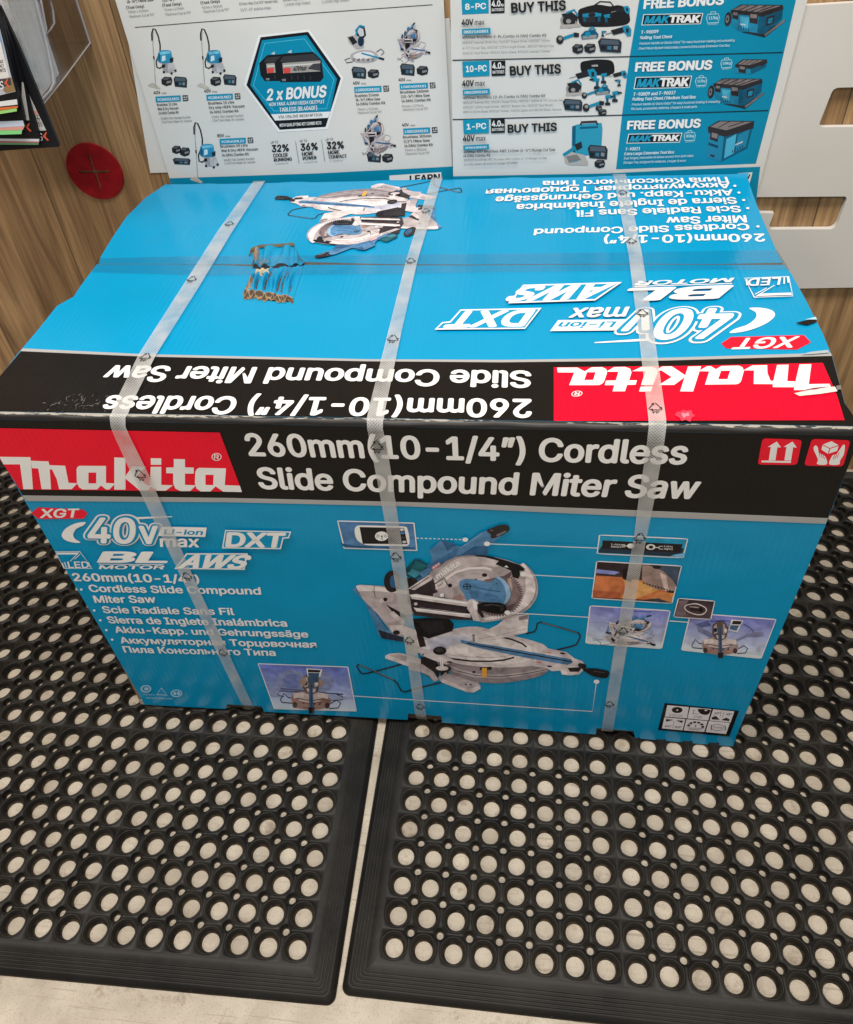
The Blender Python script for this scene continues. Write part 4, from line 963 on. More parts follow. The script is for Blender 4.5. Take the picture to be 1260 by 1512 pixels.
# specification pictograms
p = F().view(960, 1020, 9)
p.poly([(195, 158), (1183, 262), (1052, 604), (105, 515)], (16, 15, 16))
LT = (214, 208, 212)
cells_ = [[(230, 186), (516, 210), (490, 360), (197, 338)], [(534, 212), (815, 238), (773, 388), (496, 362)], [(838, 240), (1120, 268), (1070, 416), (790, 390)], [(190, 348), (470, 370), (432, 520), (158, 494)], [(485, 372), (765, 396), (720, 540), (446, 521)], [(782, 396), (1062, 422), (1010, 568), (738, 542)]]
for c in cells_: p.poly(c, LT)
p.ell(360, 250, 72, 40, DK); p.ell(362, 250, 14, 9, LT, 12)
for t, a, b in (('260mm(10-1/4”)', (255, 312), (430, 326)), ('Ø 30 (1”)', (248, 332), (425, 344))): p.text(t, a, b, (a[0] + 3, a[1] - 13), DK, 0, res=1)
p.blob([(640, 236), (790, 246), (800, 270), (770, 306), (720, 312), (660, 290)], DK); p.ell(742, 254, 18, 10, LT, 12); p.line([(585, 250), (572, 296)], 6, DK); p.line([(560, 296), (650, 304)], 4, DK); p.line([(566, 250), (604, 253)], 4, DK)
for t, a, b in (('91mm', (580, 334), (690, 342)), ('(3-5/8”)', (575, 352), (690, 362))): p.text(t, a, b, (a[0] + 3, a[1] - 15), DK, 0, res=1)
p.text('48°', (850, 300), (930, 305), (855, 276), DK, .01, res=1); p.text('48°', (1005, 313), (1085, 318), (1010, 288), DK, .01, res=1); p.poly([(822, 344), (880, 330), (925, 378), (820, 372)], DK); p.poly([(945, 380), (1010, 350), (1056, 370), (1050, 396)], DK); p.line([(842, 318), (882, 338)], 5, DK); p.line([(948, 262), (930, 340)], 4, DK); p.line([(985, 266), (962, 350)], 4, DK)
p.poly([(210, 368), (310, 378), (215, 402)], DK); p.poly([(345, 384), (440, 390), (428, 415), (410, 412)], DK); p.line([(320, 385), (300, 488)], 4, DK); p.text('60°', (198, 470), (280, 476), (202, 448), DK, .01, res=1); p.text('60°', (330, 482), (415, 487), (335, 458), DK, .01, res=1)
for i in range(6):
    a = math.radians(180 + 6 + i * 33); b = math.radians(180 + 6 + i * 33 + 23); R, r = (115, 72), (80, 50)
    p.poly([(604 + R[0] * math.cos(a), 468 + R[1] * math.sin(a)), (604 + R[0] * math.cos(b), 468 + R[1] * math.sin(b)), (604 + r[0] * math.cos(b), 468 + r[1] * math.sin(b)), (604 + r[0] * math.cos(a), 468 + r[1] * math.sin(a))], DK)
p.poly([(596, 468), (612, 468), (608, 432)], DK)
for t, a, b in (('CONSTANT SPEED', (490, 490), (700, 500)), ('CONTROL', (520, 508), (660, 518))): p.text(t, a, b, (a[0] + 2, a[1] - 13), DK, 0, res=1)
p.line([(895 + 80 * math.cos(a * .2618), 478 + 42 * math.sin(a * .2618)) for a in range(24)], 4, DK, True); p.text('3,600', (840, 484), (950, 490), (843, 466), DK, 0, res=1)
p.line([(820 + 8 * math.cos(a), 478 + 40 * math.sin(a)) for a in (2.2, 2.7, 3.2, 3.7, 4.2)], 9, DK); p.line([(985 + 14 * math.cos(a), 484 + 40 * math.sin(a)) for a in (-1.0, -.5, 0, .5, 1.0)], 9, DK)
p.emit('specification_pictograms', front, .0006)
# recycling marks
p = F().view(0, 600, 3)
G = (150, 185, 205)
p.ell(648, 1250, 24, 17, G, 20); p.ell(648, 1250, 17, 12, CYAN, 18); p.ell(650, 1250, 10, 7, G, 14)
p.line([(696, 1275), (716, 1246), (742, 1278)], 5, G, True); p.ell(783, 1270, 26, 17, G, 20); p.ell(783, 1270, 20, 12, CYAN, 18); p.ell(776, 1270, 7, 8, G, 12); p.ell(792, 1270, 7, 8, G, 12)
p.text('Packaging', (640, 1278), (686, 1279), (638, 1270), G, 0, res=1); p.text('www.makita.com', (650, 1293), (766, 1297), (648, 1284), G, .01, res=1); p.emit('recycling_marks', front, .0006)

# ---------------- lid printing: the same artwork, the other way up
def T(k=KF): return Print(TOP, k, .24)
def tbody(name, pts, m, n0, parent): return sheet(name, [tuple(TOP.uv(*q)) for q in pts], TOP, .0002, m, parent, n0=n0)
bb = [tuple(TOP.uv(*q)) for q in ((31, 519), (213, 527), (540, 534), (740, 535.5), (980, 533), (1228.5, 526))]
bs = [tuple(TOP.uv(*q)) for q in ((0, 556),)]; be = [tuple(TOP.uv(*q)) for q in ((1247.5, 596),)]
sheet('title_band', bs + bb + be + [(W - .0012, RF + .0002), (0.0002, RF + .0002)], TOP, .0002, BK, ff, n0=.0003)
gs0 = [tuple(TOP.uv(*q)) for q in ((34, 515), (213, 523.5), (540, 531), (740, 532), (980, 529), (1226.5, 521.5))]
sheet('grey_stripe', gs0 + bb[::-1], TOP, .0002, ink(GREY, .24, KF), ff, n0=.0006)
p = T(); p.poly([(818, 543), (1000, 541), (1215, 536.5), (1236, 585), (1247, 621), (818, 622)], RED); p.emit('logo_panel', ff, .0006)
Z7 = lambda x, y: tuple(TOP.uv(740 + x / 2.423, 240 + y / 2.423))
LG = lambda x, y: tuple(FRONT.uv(x / 3.405, 640 + y / 3.405))
lm = affine([LG(0, 115), LG(1218, 292), LG(120, 278), LG(577, 118), LG(1138, 173)], [Z7(1192, 812), Z7(190, 743), Z7(1112, 722), Z7(662, 836), Z7(268, 786)])
lp = logo(Print(FRONT, KF, .24)); lp.emit('brand_logo', ff, .0010, plane=TOP, fmap=lm)
p = T(); p.text('260mm(10-1/4”) Cordless', (784, 591), (161, 585.5), (785, 617), WHITE, .034, res=3); p.text('Slide Compound Miter Saw', (784, 549.5), (164, 541), (784, 573), WHITE, .034, res=3); p.emit('product_title', ff, .0008)
KB = lambda x, y: tuple(FRONT.uv(40 + x / 3.15, 740 + y / 3.15))
km = affine([KB(22, 53), KB(283, 56), KB(288, 186), KB(839, 116), KB(910, 212), KB(1232, 134), KB(308, 305), KB(136, 227), KB(690, 306), KB(1031, 233), KB(502, 189)],
            [Z7(1113, 637), Z7(795, 660), Z7(838, 524), Z7(172, 607), Z7(132, 528), Z7(-243, 610), Z7(866, 427), Z7(1045, 490), Z7(440, 433), Z7(45, 510), Z7(575, 524)])
bp_ = badges(Print(FRONT, KF, .24)); bp_.emit('feature_badges', ff, .0006, plane=TOP, fmap=km)
p = T()
for t, a, b, c in (('260mm(10-1/4”)', (1128, 346), (893, 349), (1130, 357)), ('Cordless Slide Compound', (1105, 331), (790, 339), (1107, 340)), ('Miter Saw', (1101, 319), (984, 322), (1103, 329)),
                   ('Scie Radiale Sans Fil', (1092, 305), (850, 312), (1095, 314)), ('Sierra de Inglete Inalámbrica', (1086, 292.5), (764, 303), (1089, 301.5)), ('Akku-Kapp. und Gehrungssäge', (1081, 281), (733, 292), (1083, 289.5)),
                   ('Аккумуляторная Торцовочная', (1077, 271), (719, 281), (1079, 279)), ('Пила Консольного Типа', (1073, 263), (802, 269), (1076, 270.5))): p.text(t, a, b, c, WHITE, .03)
for x, y in ((1119, 336), (1104, 309), (1098, 297), (1091, 286), (1085, 276)): p.ell(x, y, 2.4, 1.6, WHITE, 10)
p.emit('language_list', fb, .0006)
Z6 = lambda x, y: tuple(TOP.uv(340 + x / 3, 240 + y / 3)); A_ = lambda x, y: tuple(FRONT.uv(480 + x / 2.864, 740 + y / 2.864))
sm_ = affine([A_(1198, 725), A_(125, 360), A_(775, 98), A_(130, 690), A_(1085, 560), A_(900, 380), A_(640, 805)], [Z6(203, 158), Z6(938, 300), Z6(372, 418), Z6(1025, 128), Z6(258, 232), Z6(345, 318), Z6(640, 100)])
sp_ = saw(Print(FRONT, KF, .24, 'photo')); sp_.emit('saw_picture', fb, .0006, plane=TOP, fmap=sm_)

# scuffs on the lid
def scuffs():
    V = []; F = []
    for i in range(60):
        x = random.gauss(118, 26); y = random.gauss(597, 9)
        if not (20 < x < 230 and 560 < y < 612): continue
        l = random.uniform(1, 7); a = random.gauss(-.5, .5); w = random.uniform(.3, .8)
        d = Vector((math.cos(a), math.sin(a))) * l; n = Vector((-math.sin(a), math.cos(a))) * w; c = Vector((x, y)); o = len(V)
        for q in (c - d * .5 - n * .4, c + d * .5, c - d * .5 + n * .6): V.append(TOP.px(q.x, q.y, .0012))
        F.append((o, o + 1, o + 2))
    return V, F
V, F_ = scuffs(); F_ = [f if ((V[f[1]] - V[f[0]]).cross(V[f[2]] - V[f[0]])).z > 0 else f[::-1] for f in F_]
mesh('scuff_marks', V, F_, plain('scuffed_paper', (.30, .29, .28), .6), ff)
# worn patch where the red panel is scraped at the right, torn nick at the edge
for nm, prims in (('scraped_print', [([(1172, 583), (1200, 577), (1232, 573), (1236, 580), (1210, 584), (1180, 587)], (200, 192, 186)), ([(1186, 578.5), (1200, 575), (1226, 572.5), (1214, 575), (1204, 577.5)], (120, 60, 70))]),
                  ('scraped_print', [([(1234, 572), (1241, 571), (1242, 577), (1235, 578)], (110, 104, 102))]),
                  ('scraped_print', [([(996, 615), (1000, 610), (1004, 611), (1008, 607.5), (1014, 609), (1021, 608), (1022, 613), (1026, 616), (1021, 619), (1019, 625), (1012, 622), (1006, 624), (1003, 619)], (206, 58, 80)), ([(1006, 612), (1012, 613), (1016, 611), (1018, 616), (1012, 617), (1010, 620), (1007, 616)], (206, 120, 132))]),
                  ('nicked_edge', [([(1174, 479), (1190, 475), (1203, 472), (1206, 477), (1192, 482)], (20, 18, 18)), ([(1188, 474), (1204, 470), (1206, 474)], (150, 190, 210))]),
                  ('nicked_edge', [([(1182, 526), (1195, 522), (1222, 519), (1224, 523), (1200, 525)], (150, 160, 165))])):
    p = T()
    for pts, c in prims: p.poly(pts, c)
    p.emit(nm, ff, .0020)

# ---------------- clear woven straps
def strap_mat():
    m = bpy.data.materials.new('clear_woven_strap'); N, L, b = nodes_of(m)
    out = N['Material Output']; uv = N.new('ShaderNodeUVMap'); tr = N.new('ShaderNodeBsdfTransparent')
    b.inputs['Base Color'].default_value = (.70, .71, .70, 1); b.inputs['Roughness'].default_value = .26
    def wave(dirn, sc, rot):
        mp = N.new('ShaderNodeMapping'); mp.inputs['Rotation'].default_value = (0, 0, rot); L.new(uv.outputs[0], mp.inputs['Vector'])
        w = N.new('ShaderNodeTexWave'); w.bands_direction = dirn; w.inputs['Scale'].default_value = sc; L.new(mp.outputs[0], w.inputs['Vector']); return w.outputs['Fac']
    a, c = wave('X', 130, .7854), wave('Y', 130, .7854)
    mu = N.new('ShaderNodeMath'); mu.operation = 'MULTIPLY'; L.new(a, mu.inputs[0]); L.new(c, mu.inputs[1])
    n = N.new('ShaderNodeTexNoise'); n.inputs['Scale'].default_value = 22; n.inputs['Detail'].default_value = 3; L.new(uv.outputs[0], n.inputs['Vector'])
    mr = N.new('ShaderNodeMapRange'); mr.inputs['From Min'].default_value = .35; mr.inputs['From Max'].default_value = .65; mr.inputs['To Min'].default_value = .38; mr.inputs['To Max'].default_value = .64; L.new(n.outputs['Fac'], mr.inputs['Value'])
    sb = N.new('ShaderNodeMath'); sb.operation = 'MULTIPLY_ADD'; sb.inputs[1].default_value = -.26; L.new(mu.outputs[0], sb.inputs[0]); L.new(mr.outputs[0], sb.inputs[2])
    bp = N.new('ShaderNodeBump'); bp.inputs['Strength'].default_value = .5; bp.inputs['Distance'].default_value = .0005; L.new(mu.outputs[0], bp.inputs['Height']); L.new(bp.outputs['Normal'], b.inputs['Normal'])
    mx = N.new('ShaderNodeMixShader'); L.new(sb.outputs[0], mx.inputs['Fac']); L.new(tr.outputs[0], mx.inputs[1]); L.new(b.outputs[0], mx.inputs[2]); L.new(mx.outputs[0], out.inputs['Surface'])
    return m
STRAP = strap_mat(); MARK = plain('strap_ink', (.02, .02, .02), .5)
def strap(label, top, front_, marks_t, marks_f):
    """top and front_: pairs of photograph spots (left edge, right edge) from the back of the lid to the foot of the box"""
    path = []     # (left, right) world points
    tp = [(Vector((*TOP.uv(*a), 0)), Vector((*TOP.uv(*b), 0))) for a, b in top]; fp = [(Vector((*FRONT.uv(*a), 0)), Vector((*FRONT.uv(*b), 0))) for a, b in front_]
    def dens(seq, n):
        out = []
        for i in range(n + 1):
            s = i / n * (len(seq) - 1); k = min(int(s), len(seq) - 2); f = s - k
            out.append((seq[k][0].lerp(seq[k + 1][0], f), seq[k][1].lerp(seq[k + 1][1], f), i / n))
        return out
    first = dens(tp, 24)
    a, b, _ = first[0]; path.append((Vector((a.x, D + .003, H - .12)), Vector((b.x, D + .003, H - .12)))); path.append((Vector((a.x, D + .003, H - .006)), Vector((b.x, D + .003, H - .006))))
    path.append((Vector((a.x, D - .002, H + .002)), Vector((b.x, D - .002, H + .002))))
    for a, b, t in first:
        if a.y > D - .008 or a.y < .008: continue
        h = .0032; path.append((TOP.at(a.x, a.y, h), TOP.at(b.x, b.y, h)))
    fd = dens(fp, 24); a, b, _ = fd[0]
    ca, cb = TOP.uv(*top[-1][0]), TOP.uv(*top[-1][1])
    path.append((Vector((ca.x, .005, H + .0016)), Vector((cb.x, .005, H + .0016)))); path.append((Vector(((ca.x + a.x) / 2, .0006, H - .0004)), Vector(((cb.x + b.x) / 2, .0006, H - .0004)))); 
    for a, b, t in fd:
        if a.y > H - .004: continue
        h = .0034 if a.y < H - .02 else .0026; path.append((FRONT.at(a.x, a.y, h), FRONT.at(b.x, b.y, h)))
    a, b = path[-1]; path.append((Vector((a.x, .004, .006)), Vector((b.x, .004, .006)))); path.append((Vector((a.x, .05, .0035)), Vector((b.x, .05, .0035))))
    V = []; F = []; uvs = []; s = 0; last = None
    for a, b in path:
        if last is not None: s += ((a + b) / 2 - last).length
        last = (a + b) / 2
        for t in (0, .5, 1): V.append(a.lerp(b, t)); uvs.append((t * (b - a).length, s))
    for i in range(len(path) - 1):
        for k in range(2): o = 3 * i + k; F.append((o, o + 3, o + 4, o + 1))
    ob = mesh('strap', V, F, STRAP, box, smooth=True)
    ul = ob.data.uv_layers.new(name='UVMap')
    for lp_ in ob.data.loops: ul.data[lp_.index].uv = uvs[lp_.vertex_index]
    ob['label'] = label
    for plane, marks in ((TOP, marks_t), (FRONT, marks_f)):
        for x, y in marks:
            c = plane.uv(x, y); pr = Print(plane, 1, .5); ink_ = (12, 12, 12); fl_ = -1 if plane is TOP else 1; S = .0072
            # drawn upright along the strap
            pr.P = lambda q, c=c, S=S: Vector((c.x + q[0] * S, c.y - q[1] * S * 1.15))
            tri = [(0, -.95), (1.0, .55), (-1.0, .55)]
            for i in range(3):
                u, v = Vector(tri[i]), Vector(tri[(i + 1) % 3]); d = (v - u)
                pr.line([u + d * .06, u + d * .72], .15, ink_); e = u + d * .94; n_ = Vector((-d.y, d.x)).normalized() * .26
                pr.poly([tuple(u + d * .68 + n_), tuple(e), tuple(u + d * .68 - n_)], ink_)
            pr.text('PP', (-.45, 1.25), (.45, 1.25), (-.45, .72), ink_, .02, res=1)
            mo = pr.emit('recycling_mark', ob, .0036 if plane is FRONT else .0034)
            mo.data.materials.clear(); mo.data.materials.append(MARK)
            for pg in mo.data.polygons: pg.material_index = 0
    return ob
strap('left clear strap, over the first white letters of the red logo', [((374, 272), (391, 272)), ((322, 345), (344, 345)), ((271, 425), (296, 425)), ((206, 527), (232, 527)), ((163, 616), (188, 616))], [((165, 628), (187, 628)), ((196, 697), (221, 697)), ((268, 847), (286, 847)), ((321, 960), (338, 960)), ((358, 1037), (374, 1038))],
      [(340, 333), (285, 415), (217, 530)], [(208, 697), (277, 847), (330, 960)])
strap('middle clear strap', [((637, 268), (653, 268)), ((600, 388), (617, 388)), ((572, 500), (592, 500)), ((542, 620), (567, 620))], [((543, 631), (566, 631)), ((549, 660), (573, 660)), ((571, 777), (591, 777)), ((594, 920), (612, 920)), ((614, 1053), (630, 1055))],
      [(629, 314), (607, 388), (581, 503)], [(557, 655), (585, 818), (605, 942), (621, 1040)])
strap('right clear strap', [((905, 260), (924, 260)), ((928, 380), (948, 380)), ((943, 500), (966, 500)), ((957, 622), (983, 622))], [((958, 632), (984, 632)), ((942, 740), (965, 740)), ((936, 788), (955, 788)), ((909, 940), (928, 940)), ((888, 1076), (905, 1077))],
      [(919, 287), (932, 359), (948, 465), (967, 605)], [(945, 790), (920, 928), (900, 1036)])


# ------------------------------------------------------------------ posters, slotted board, disc and leaflets on the wall
KP = 1.2; PAPER = (203, 202, 199); TEAL = (0, 128, 162); INK = (34, 34, 36); SOFT = (112, 112, 114)
PAP = ink(PAPER, .42, KP, 'paper')
def wpts(pl, *pts): return [tuple(pl.uv(*q)) for q in pts]
PLB, PLL, PLW, PLR = wallplane(.0016), wallplane(.0042), wallplane(.0105), wallplane(.0128)
tag(sheet('poster', wpts(PLB, (186, 40), (222, 255.5), (420, 249), (400, 20)), PLB, .0008, PAP), 'blank white sheet peeking out left of the vacuum poster', 'poster')
b2 = sheet('poster', wpts(PLB, (560, 34), (664, 27), (683, 262), (686, 300), (560, 300)), PLB, .0008, PAP)
tag(b2, 'narrow white sheet with a teal foot, in the gap between the two posters', 'poster')
p = Print(PLB, KP, .42, 'paper'); p.poly([(600, 249), (670, 245.5), (672, 300), (600, 300)], TEAL); p.emit('teal_band', b2, .0002)

def small_vac(p, dx, dy):
    p.view(200 + dx, dy, 4.846)
    p.line([(128, 215), (126, 320), (133, 400), (145, 600)], 5, (150, 150, 152)); p.line([(120, 290), (118, 240), (128, 205), (145, 212), (165, 260), (178, 320), (178, 370)], 10, INK)
    p.line([(132, 400), (135, 425)], 10, INK); p.poly([(90, 610), (120, 590), (150, 605), (182, 630), (170, 640), (100, 618)], (186, 182, 172))
    p.poly([(190, 455), (275, 450), (295, 500), (285, 515), (215, 520), (195, 500)], (182, 182, 186)); p.poly([(190, 455), (230, 455), (235, 518), (200, 505)], (150, 150, 154))
    for x, y in ((205, 515), (260, 525), (288, 505)): p.ell(x, y, 9, 9, INK, 10)
    p.line([(165, 400), (150, 440), (155, 480), (175, 488), (205, 470)], 9, INK); p.poly([(190, 465), (212, 458), (215, 480), (196, 488)], INK)
    p.blob([(165, 380), (190, 360), (250, 362), (262, 400), (268, 440), (220, 452), (165, 440)], (42, 132, 172)); p.poly([(170, 372), (245, 364), (255, 380), (180, 392)], (110, 182, 208)); p.poly([(192, 400), (215, 396), (218, 430), (190, 440)], (190, 215, 225)); p.poly([(245, 420), (272, 408), (272, 440), (252, 450)], (30, 40, 52)); p.poly([(165, 385), (178, 380), (180, 440), (166, 438)], (22, 92, 128))
def charger(p, x, y, w, h, vw):
    p.view(*vw)
    p.poly([(x, y + h * .15), (x + w * .12, y - h * .1), (x + w * .9, y), (x + w, y + h * .25), (x + w * .96, y + h), (x + w * .1, y + h * .9)], (40, 46, 54)); p.poly([(x + w * .14, y), (x + w * .85, y + h * .08), (x + w * .9, y + h * .4), (x + w * .1, y + h * .36)], (74, 86, 98))
    for i in range(3): p.poly([(x + w * (.14 + .26 * i), y + h * .48), (x + w * (.32 + .26 * i), y + h * .5), (x + w * (.30 + .26 * i), y + h * .78), (x + w * (.13 + .26 * i), y + h * .74)], [(24, 30, 36), (52, 106, 130), (120, 128, 134)][i])
def battery(p, x, y, w, h, vw):
    p.view(*vw)
    p.poly([(x, y + h * .3), (x + w * .3, y), (x + w * .9, y + h * .05), (x + w, y + h * .4), (x + w * .92, y + h * .85), (x + w * .45, y + h), (x + w * .05, y + h * .8)], (34, 36, 40)); p.poly([(x + w * .1, y + h * .3), (x + w * .35, y + h * .08), (x + w * .8, y + h * .12), (x + w * .5, y + h * .36)], (80, 84, 90)); p.poly([(x + w * .48, y + h * .5), (x + w * .9, y + h * .4), (x + w * .86, y + h * .62), (x + w * .48, y + h * .74)], (122, 122, 126))
def info(p, volt, code, lines, grey, vw):
    """one product caption: volt/code/lines given as (text, left, right, height)"""
    p.view(*vw); S = -.05
    x, y, x1 = volt; p.text('40V' if volt[-1] != 80 else '80V', (x, y), (x + 26, y - 1), (x - 2, y - 12), INK, .03, res=1); p.text('max', (x + 31, y - 1), (x + 50, y - 2), (x + 30, y - 6), SOFT, .02, 'x', 1)
    c, x0, y0, x1, h = code; p.poly([(x0, y0), (x1, y0 - 5), (x1 + 1, y0 + h - 5), (x0 + 2, y0 + h)], (20, 136, 172)); p.text(c, (x0 + 8, y0 + h - 6), (x1 - 6, y0 + h - 10), (x0 + 7, y0 + 7), (232, 236, 236), .03, res=1)
    p.poly([(x1 + 7, y0 - 5), (x1 + 28, y0 - 6), (x1 + 30, y0 + h - 7), (x1 + 9, y0 + h - 5)], (40, 40, 42)); p.text('4.0', (x1 + 11, y0 + 7), (x1 + 26, y0 + 6), (x1 + 11, y0 - 2), (220, 220, 220), .03, res=1); p.line([(x1 + 11, y0 + 12), (x1 + 26, y0 + 11)], 3, (190, 190, 190))
    for t, a, yb, b in lines: p.text(t, (a, yb), (b, yb + (b - a) * S), (a - 2, yb - 10), INK, .018, res=1)
    for t, a, yb, b in grey: p.text(t, (a, yb), (b, yb + (b - a) * S), (a - 2, yb - 9), SOFT, .0, res=1)

lpost = sheet('poster', wpts(PLL, (168.5, -6), (200, 97), (252, 268), (258, 300), (676, 300), (668, 250), (655, -6)), PLL, .0009, PAP)
tag(lpost, 'white poster with vacuums and a teal battery hexagon, behind the box', 'poster')
def PP(pl=PLL): return Print(pl, KP, .42, 'paper')
V2 = (200, 0, 2.625)
p = PP().view(*V2); p.poly([(132, 691), (700, 672), (1231, 645), (1240, 720), (1262, 800), (155, 800)], TEAL); p.emit('teal_band', lpost, .0002)
p = PP().view(*V2); p.line([(-2, 106), (300, 82), (700, 50), (1152, 18)], 2.6, INK); p.emit('rule', lpost, .0003)
p = PP().view(0, 0, 3)
for t, a, b, h, c, w in (('(8-½”) Mitre Saw', (565, 14), (682, 4), 15, INK, .02), ('(Tool Only)', (562, 40), (640, 33), 15, INK, .02), ('78mm x 312mm', (570, 59), (659, 51), 14, SOFT, 0), ('Maximum Cut at 90°', (575, 79), (685, 69), 14, SOFT, 0),
                         ('(10-¼”)', (722, 8), (772, 3), 15, INK, .02), ('(Tool Only)', (722, 29), (805, 22), 15, INK, .02), ('91mm x 279mm', (731, 49), (816, 41), 14, SOFT, 0), ('Maximum Cut at 90°', (736, 69), (848, 60), 14, SOFT, 0),
                         ('(Tool Only)', (891, 18), (975, 10), 15, INK, .02), ('92mm x 382mm', (898, 39), (986, 31), 14, SOFT, 0), ('Maximum Cut at 90°', (904, 57), (1016, 46), 14, SOFT, 0),
                         ('57mm Max Cut 50° bevel max', (1062, 23), (1232, 9), 14, INK, 0), ('22.5°, 45° positive stops', (1068, 49), (1201, 38), 14, SOFT, 0),
                         ('50mm Max Cut', (1255, 6), (1345, -2), 14, INK, 0), ('1,900W High Output', (1262, 26), (1376, 15), 14, SOFT, 0), ('2,100W High Output', (1428, 14), (1548, 3), 14, SOFT, 0)):
    p.text(t, a, b, (a[0] - 3, a[1] - h * .8), c, w, res=1)
p.emit('caption_text', lpost, .0003)
for dx, dy in ((0, 0), (72.2, 0), (62.3, 138.6)):
    p = Print(PLL, KP, .42, 'photo'); small_vac(p, dx, dy); p.emit('vacuum_picture', lpost, .0003)
VA = (200, 0, 4.846); VC = (200, 120, 4.846)
for fn, a in [(battery, (186 + dx, 548, 80, 68, VA)) for dx in (0, 350)] + [(charger, (274 + dx * 1.01, 553 - (dx > 0) * 15, 98, 74, VA)) for dx in (0, 350)] + [(battery, (262, 460, 66, 60, VC)), (battery, (318, 472, 74, 66, VC)), (charger, (268, 552, 128, 46, VC))] + \
        [(charger, (*a, V2)) for a in ((838, 262, 58, 44), (1026, 250, 58, 44), (897, 592, 56, 38))] + [(battery, (*a, V2)) for a in ((900, 268, 46, 36), (1090, 255, 46, 38), (956, 595, 44, 36))]:
    p = PP(); fn(p, *a); p.emit('battery_picture' if fn is battery else 'charger_picture', lpost, .0003)
def poster_saw(dx, dy, k, m):
    p = PP().view(200 + dx / 2.625, dy / 2.625, 2.625 / k)
    BLU = (20, 130, 168); SL = (164, 160, 162)
    if m:     # head upright
        p.poly([(-30, -70), (-14, -92), (10, -84), (16, -50), (0, -30), (-20, -34)], INK); p.poly([(-22, -68), (-10, -82), (4, -76), (8, -50), (-8, -40)], (190, 190, 192)); p.line([(-26, -50), (-20, -78), (-8, -90), (10, -84)], 8, BLU)
        p.poly([(-64, -44), (-30, -50), (10, -34), (6, 4), (-24, 10), (-56, -18)], SL); p.poly([(-60, -40), (-40, -46), (-20, -20), (-40, -8)], INK); p.ell(-6, -24, 13, 22, (24, 46, 66), 16)
    else:
        p.ell(10, -36, 42, 40, SL, 24); p.ell(12, -34, 34, 32, (206, 204, 204), 22); p.poly([(-12, -48), (20, -62), (36, -40), (20, -20), (-10, -26)], BLU); p.line([(-6, -68), (10, -88), (18, -108)], 12, BLU)
        p.poly([(-66, -18), (-20, -26), (30, -14), (28, -2), (-30, -4), (-54, 22)], (190, 186, 186)); p.poly([(-60, -10), (-20, -16), (-20, 6), (-48, 18)], INK); p.line([(-44, -24), (-30, -46), (-16, -40)], 6, INK)
    p.blob([(-50, 34), (-10, 14), (40, 16), (66, 34), (54, 58), (10, 66), (-36, 60)], SL); p.blob([(-36, 34), (0, 20), (40, 24), (50, 40), (10, 50), (-28, 48)], (212, 210, 208)); p.line([(-4, 26), (40, 38), (78, 48)], 7, BLU); p.line([(70, 46), (92, 52)], 9, INK)
    for i in range(5): p.poly([(-40 + 20 * i, 48 + (i % 2) * 4), (-30 + 20 * i, 47), (-32 + 20 * i, 60), (-42 + 20 * i, 58)], (96, 90, 92) if i % 2 else (130, 124, 124))
    p.line([(-52, 46), (-74, 54), (-66, 66), (-40, 62)], 3, INK); p.line([(60, 20), (80, 8), (92, 22), (80, 34)], 3, INK)
    p.emit('mitre_saw_picture', lpost, .0003)
poster_saw(880, 182, .92, True); 
A_ = lambda x, y: tuple(FRONT.uv(480 + x / 2.864, 740 + y / 2.864)); Q_ = lambda x, y: tuple(PLL.uv(200 + x / 2.625, y / 2.625))
for dst in (((1022, 226), (1150, 204), (1082, 138), (1070, 236), (1086, 86)), ((888, 590), (1020, 562), (940, 494), (932, 606), (942, 448))):
    im = affine([A_(130, 690), A_(1198, 725), A_(760, 380), A_(640, 805), A_(775, 98)], [Q_(*d) for d in dst])
    saw(Print(FRONT, 1.1, .42, 'photo')).emit('mitre_saw_picture', lpost, .0003, plane=PLL, fmap=im)

p = PP(); info(p, (72, 365, 0), ('VC003GLM22', 78, 374, 176, 23), [('Brushless 15 Litre', 85, 411, 163), ('Wet & Dry Vacuum', 88, 427, 168), ('(4.0Ah) Combo Kit', 93, 443, 197 - 28)], [('23kPA Max Sealed Suction', 100, 463, 215), ('3.5m³/min Peak Air volume', 103, 477, 220)], V2); p.emit('product_caption', lpost, .0003)
p = PP(); info(p, (268, 359, 0), ('VC004GLM22', 275, 367, 378, 23), [('Brushless 15 Litre', 284, 405, 384), ('Dry only HEPA Vacuum', 287, 422, 424), ('(4.0Ah) Combo Kit', 291, 439, 401)], [('23kPA Max Sealed Suction', 297, 457, 419), ('1.5m³/min Peak Air volume', 299, 471, 422)], V2); p.emit('product_caption', lpost, .0003)
p = PP(); info(p, (319, 532, 80), ('VC006GML21', 326, 538, 428, 22), [('Brushless 40 Litre', 331, 572, 436), ('Wet & Dry HEPA Vacuum', 334, 589, 476), ('(4.0Ah) Combo Kit', 338, 606, 441)], [('24kPA Max Sealed Suction', 344, 624, 462), ('3.7m³/min Peak Air volume', 347, 637, 465)], V2); p.emit('product_caption', lpost, .0003)
p = PP(); info(p, (845, 328, 0), ('LS002GM101', 848, 337, 954, 23), [('Brushless 216mm', 852, 376, 944), ('(8-½”) Mitre Saw', 856, 392, 950), ('(4.0Ah) Combo Kit', 858, 408, 970)], [('78mm x 312mm', 862, 428, 942), ('Maximum Cut at 90°', 864, 441, 956)], V2); p.emit('product_caption', lpost, .0003)
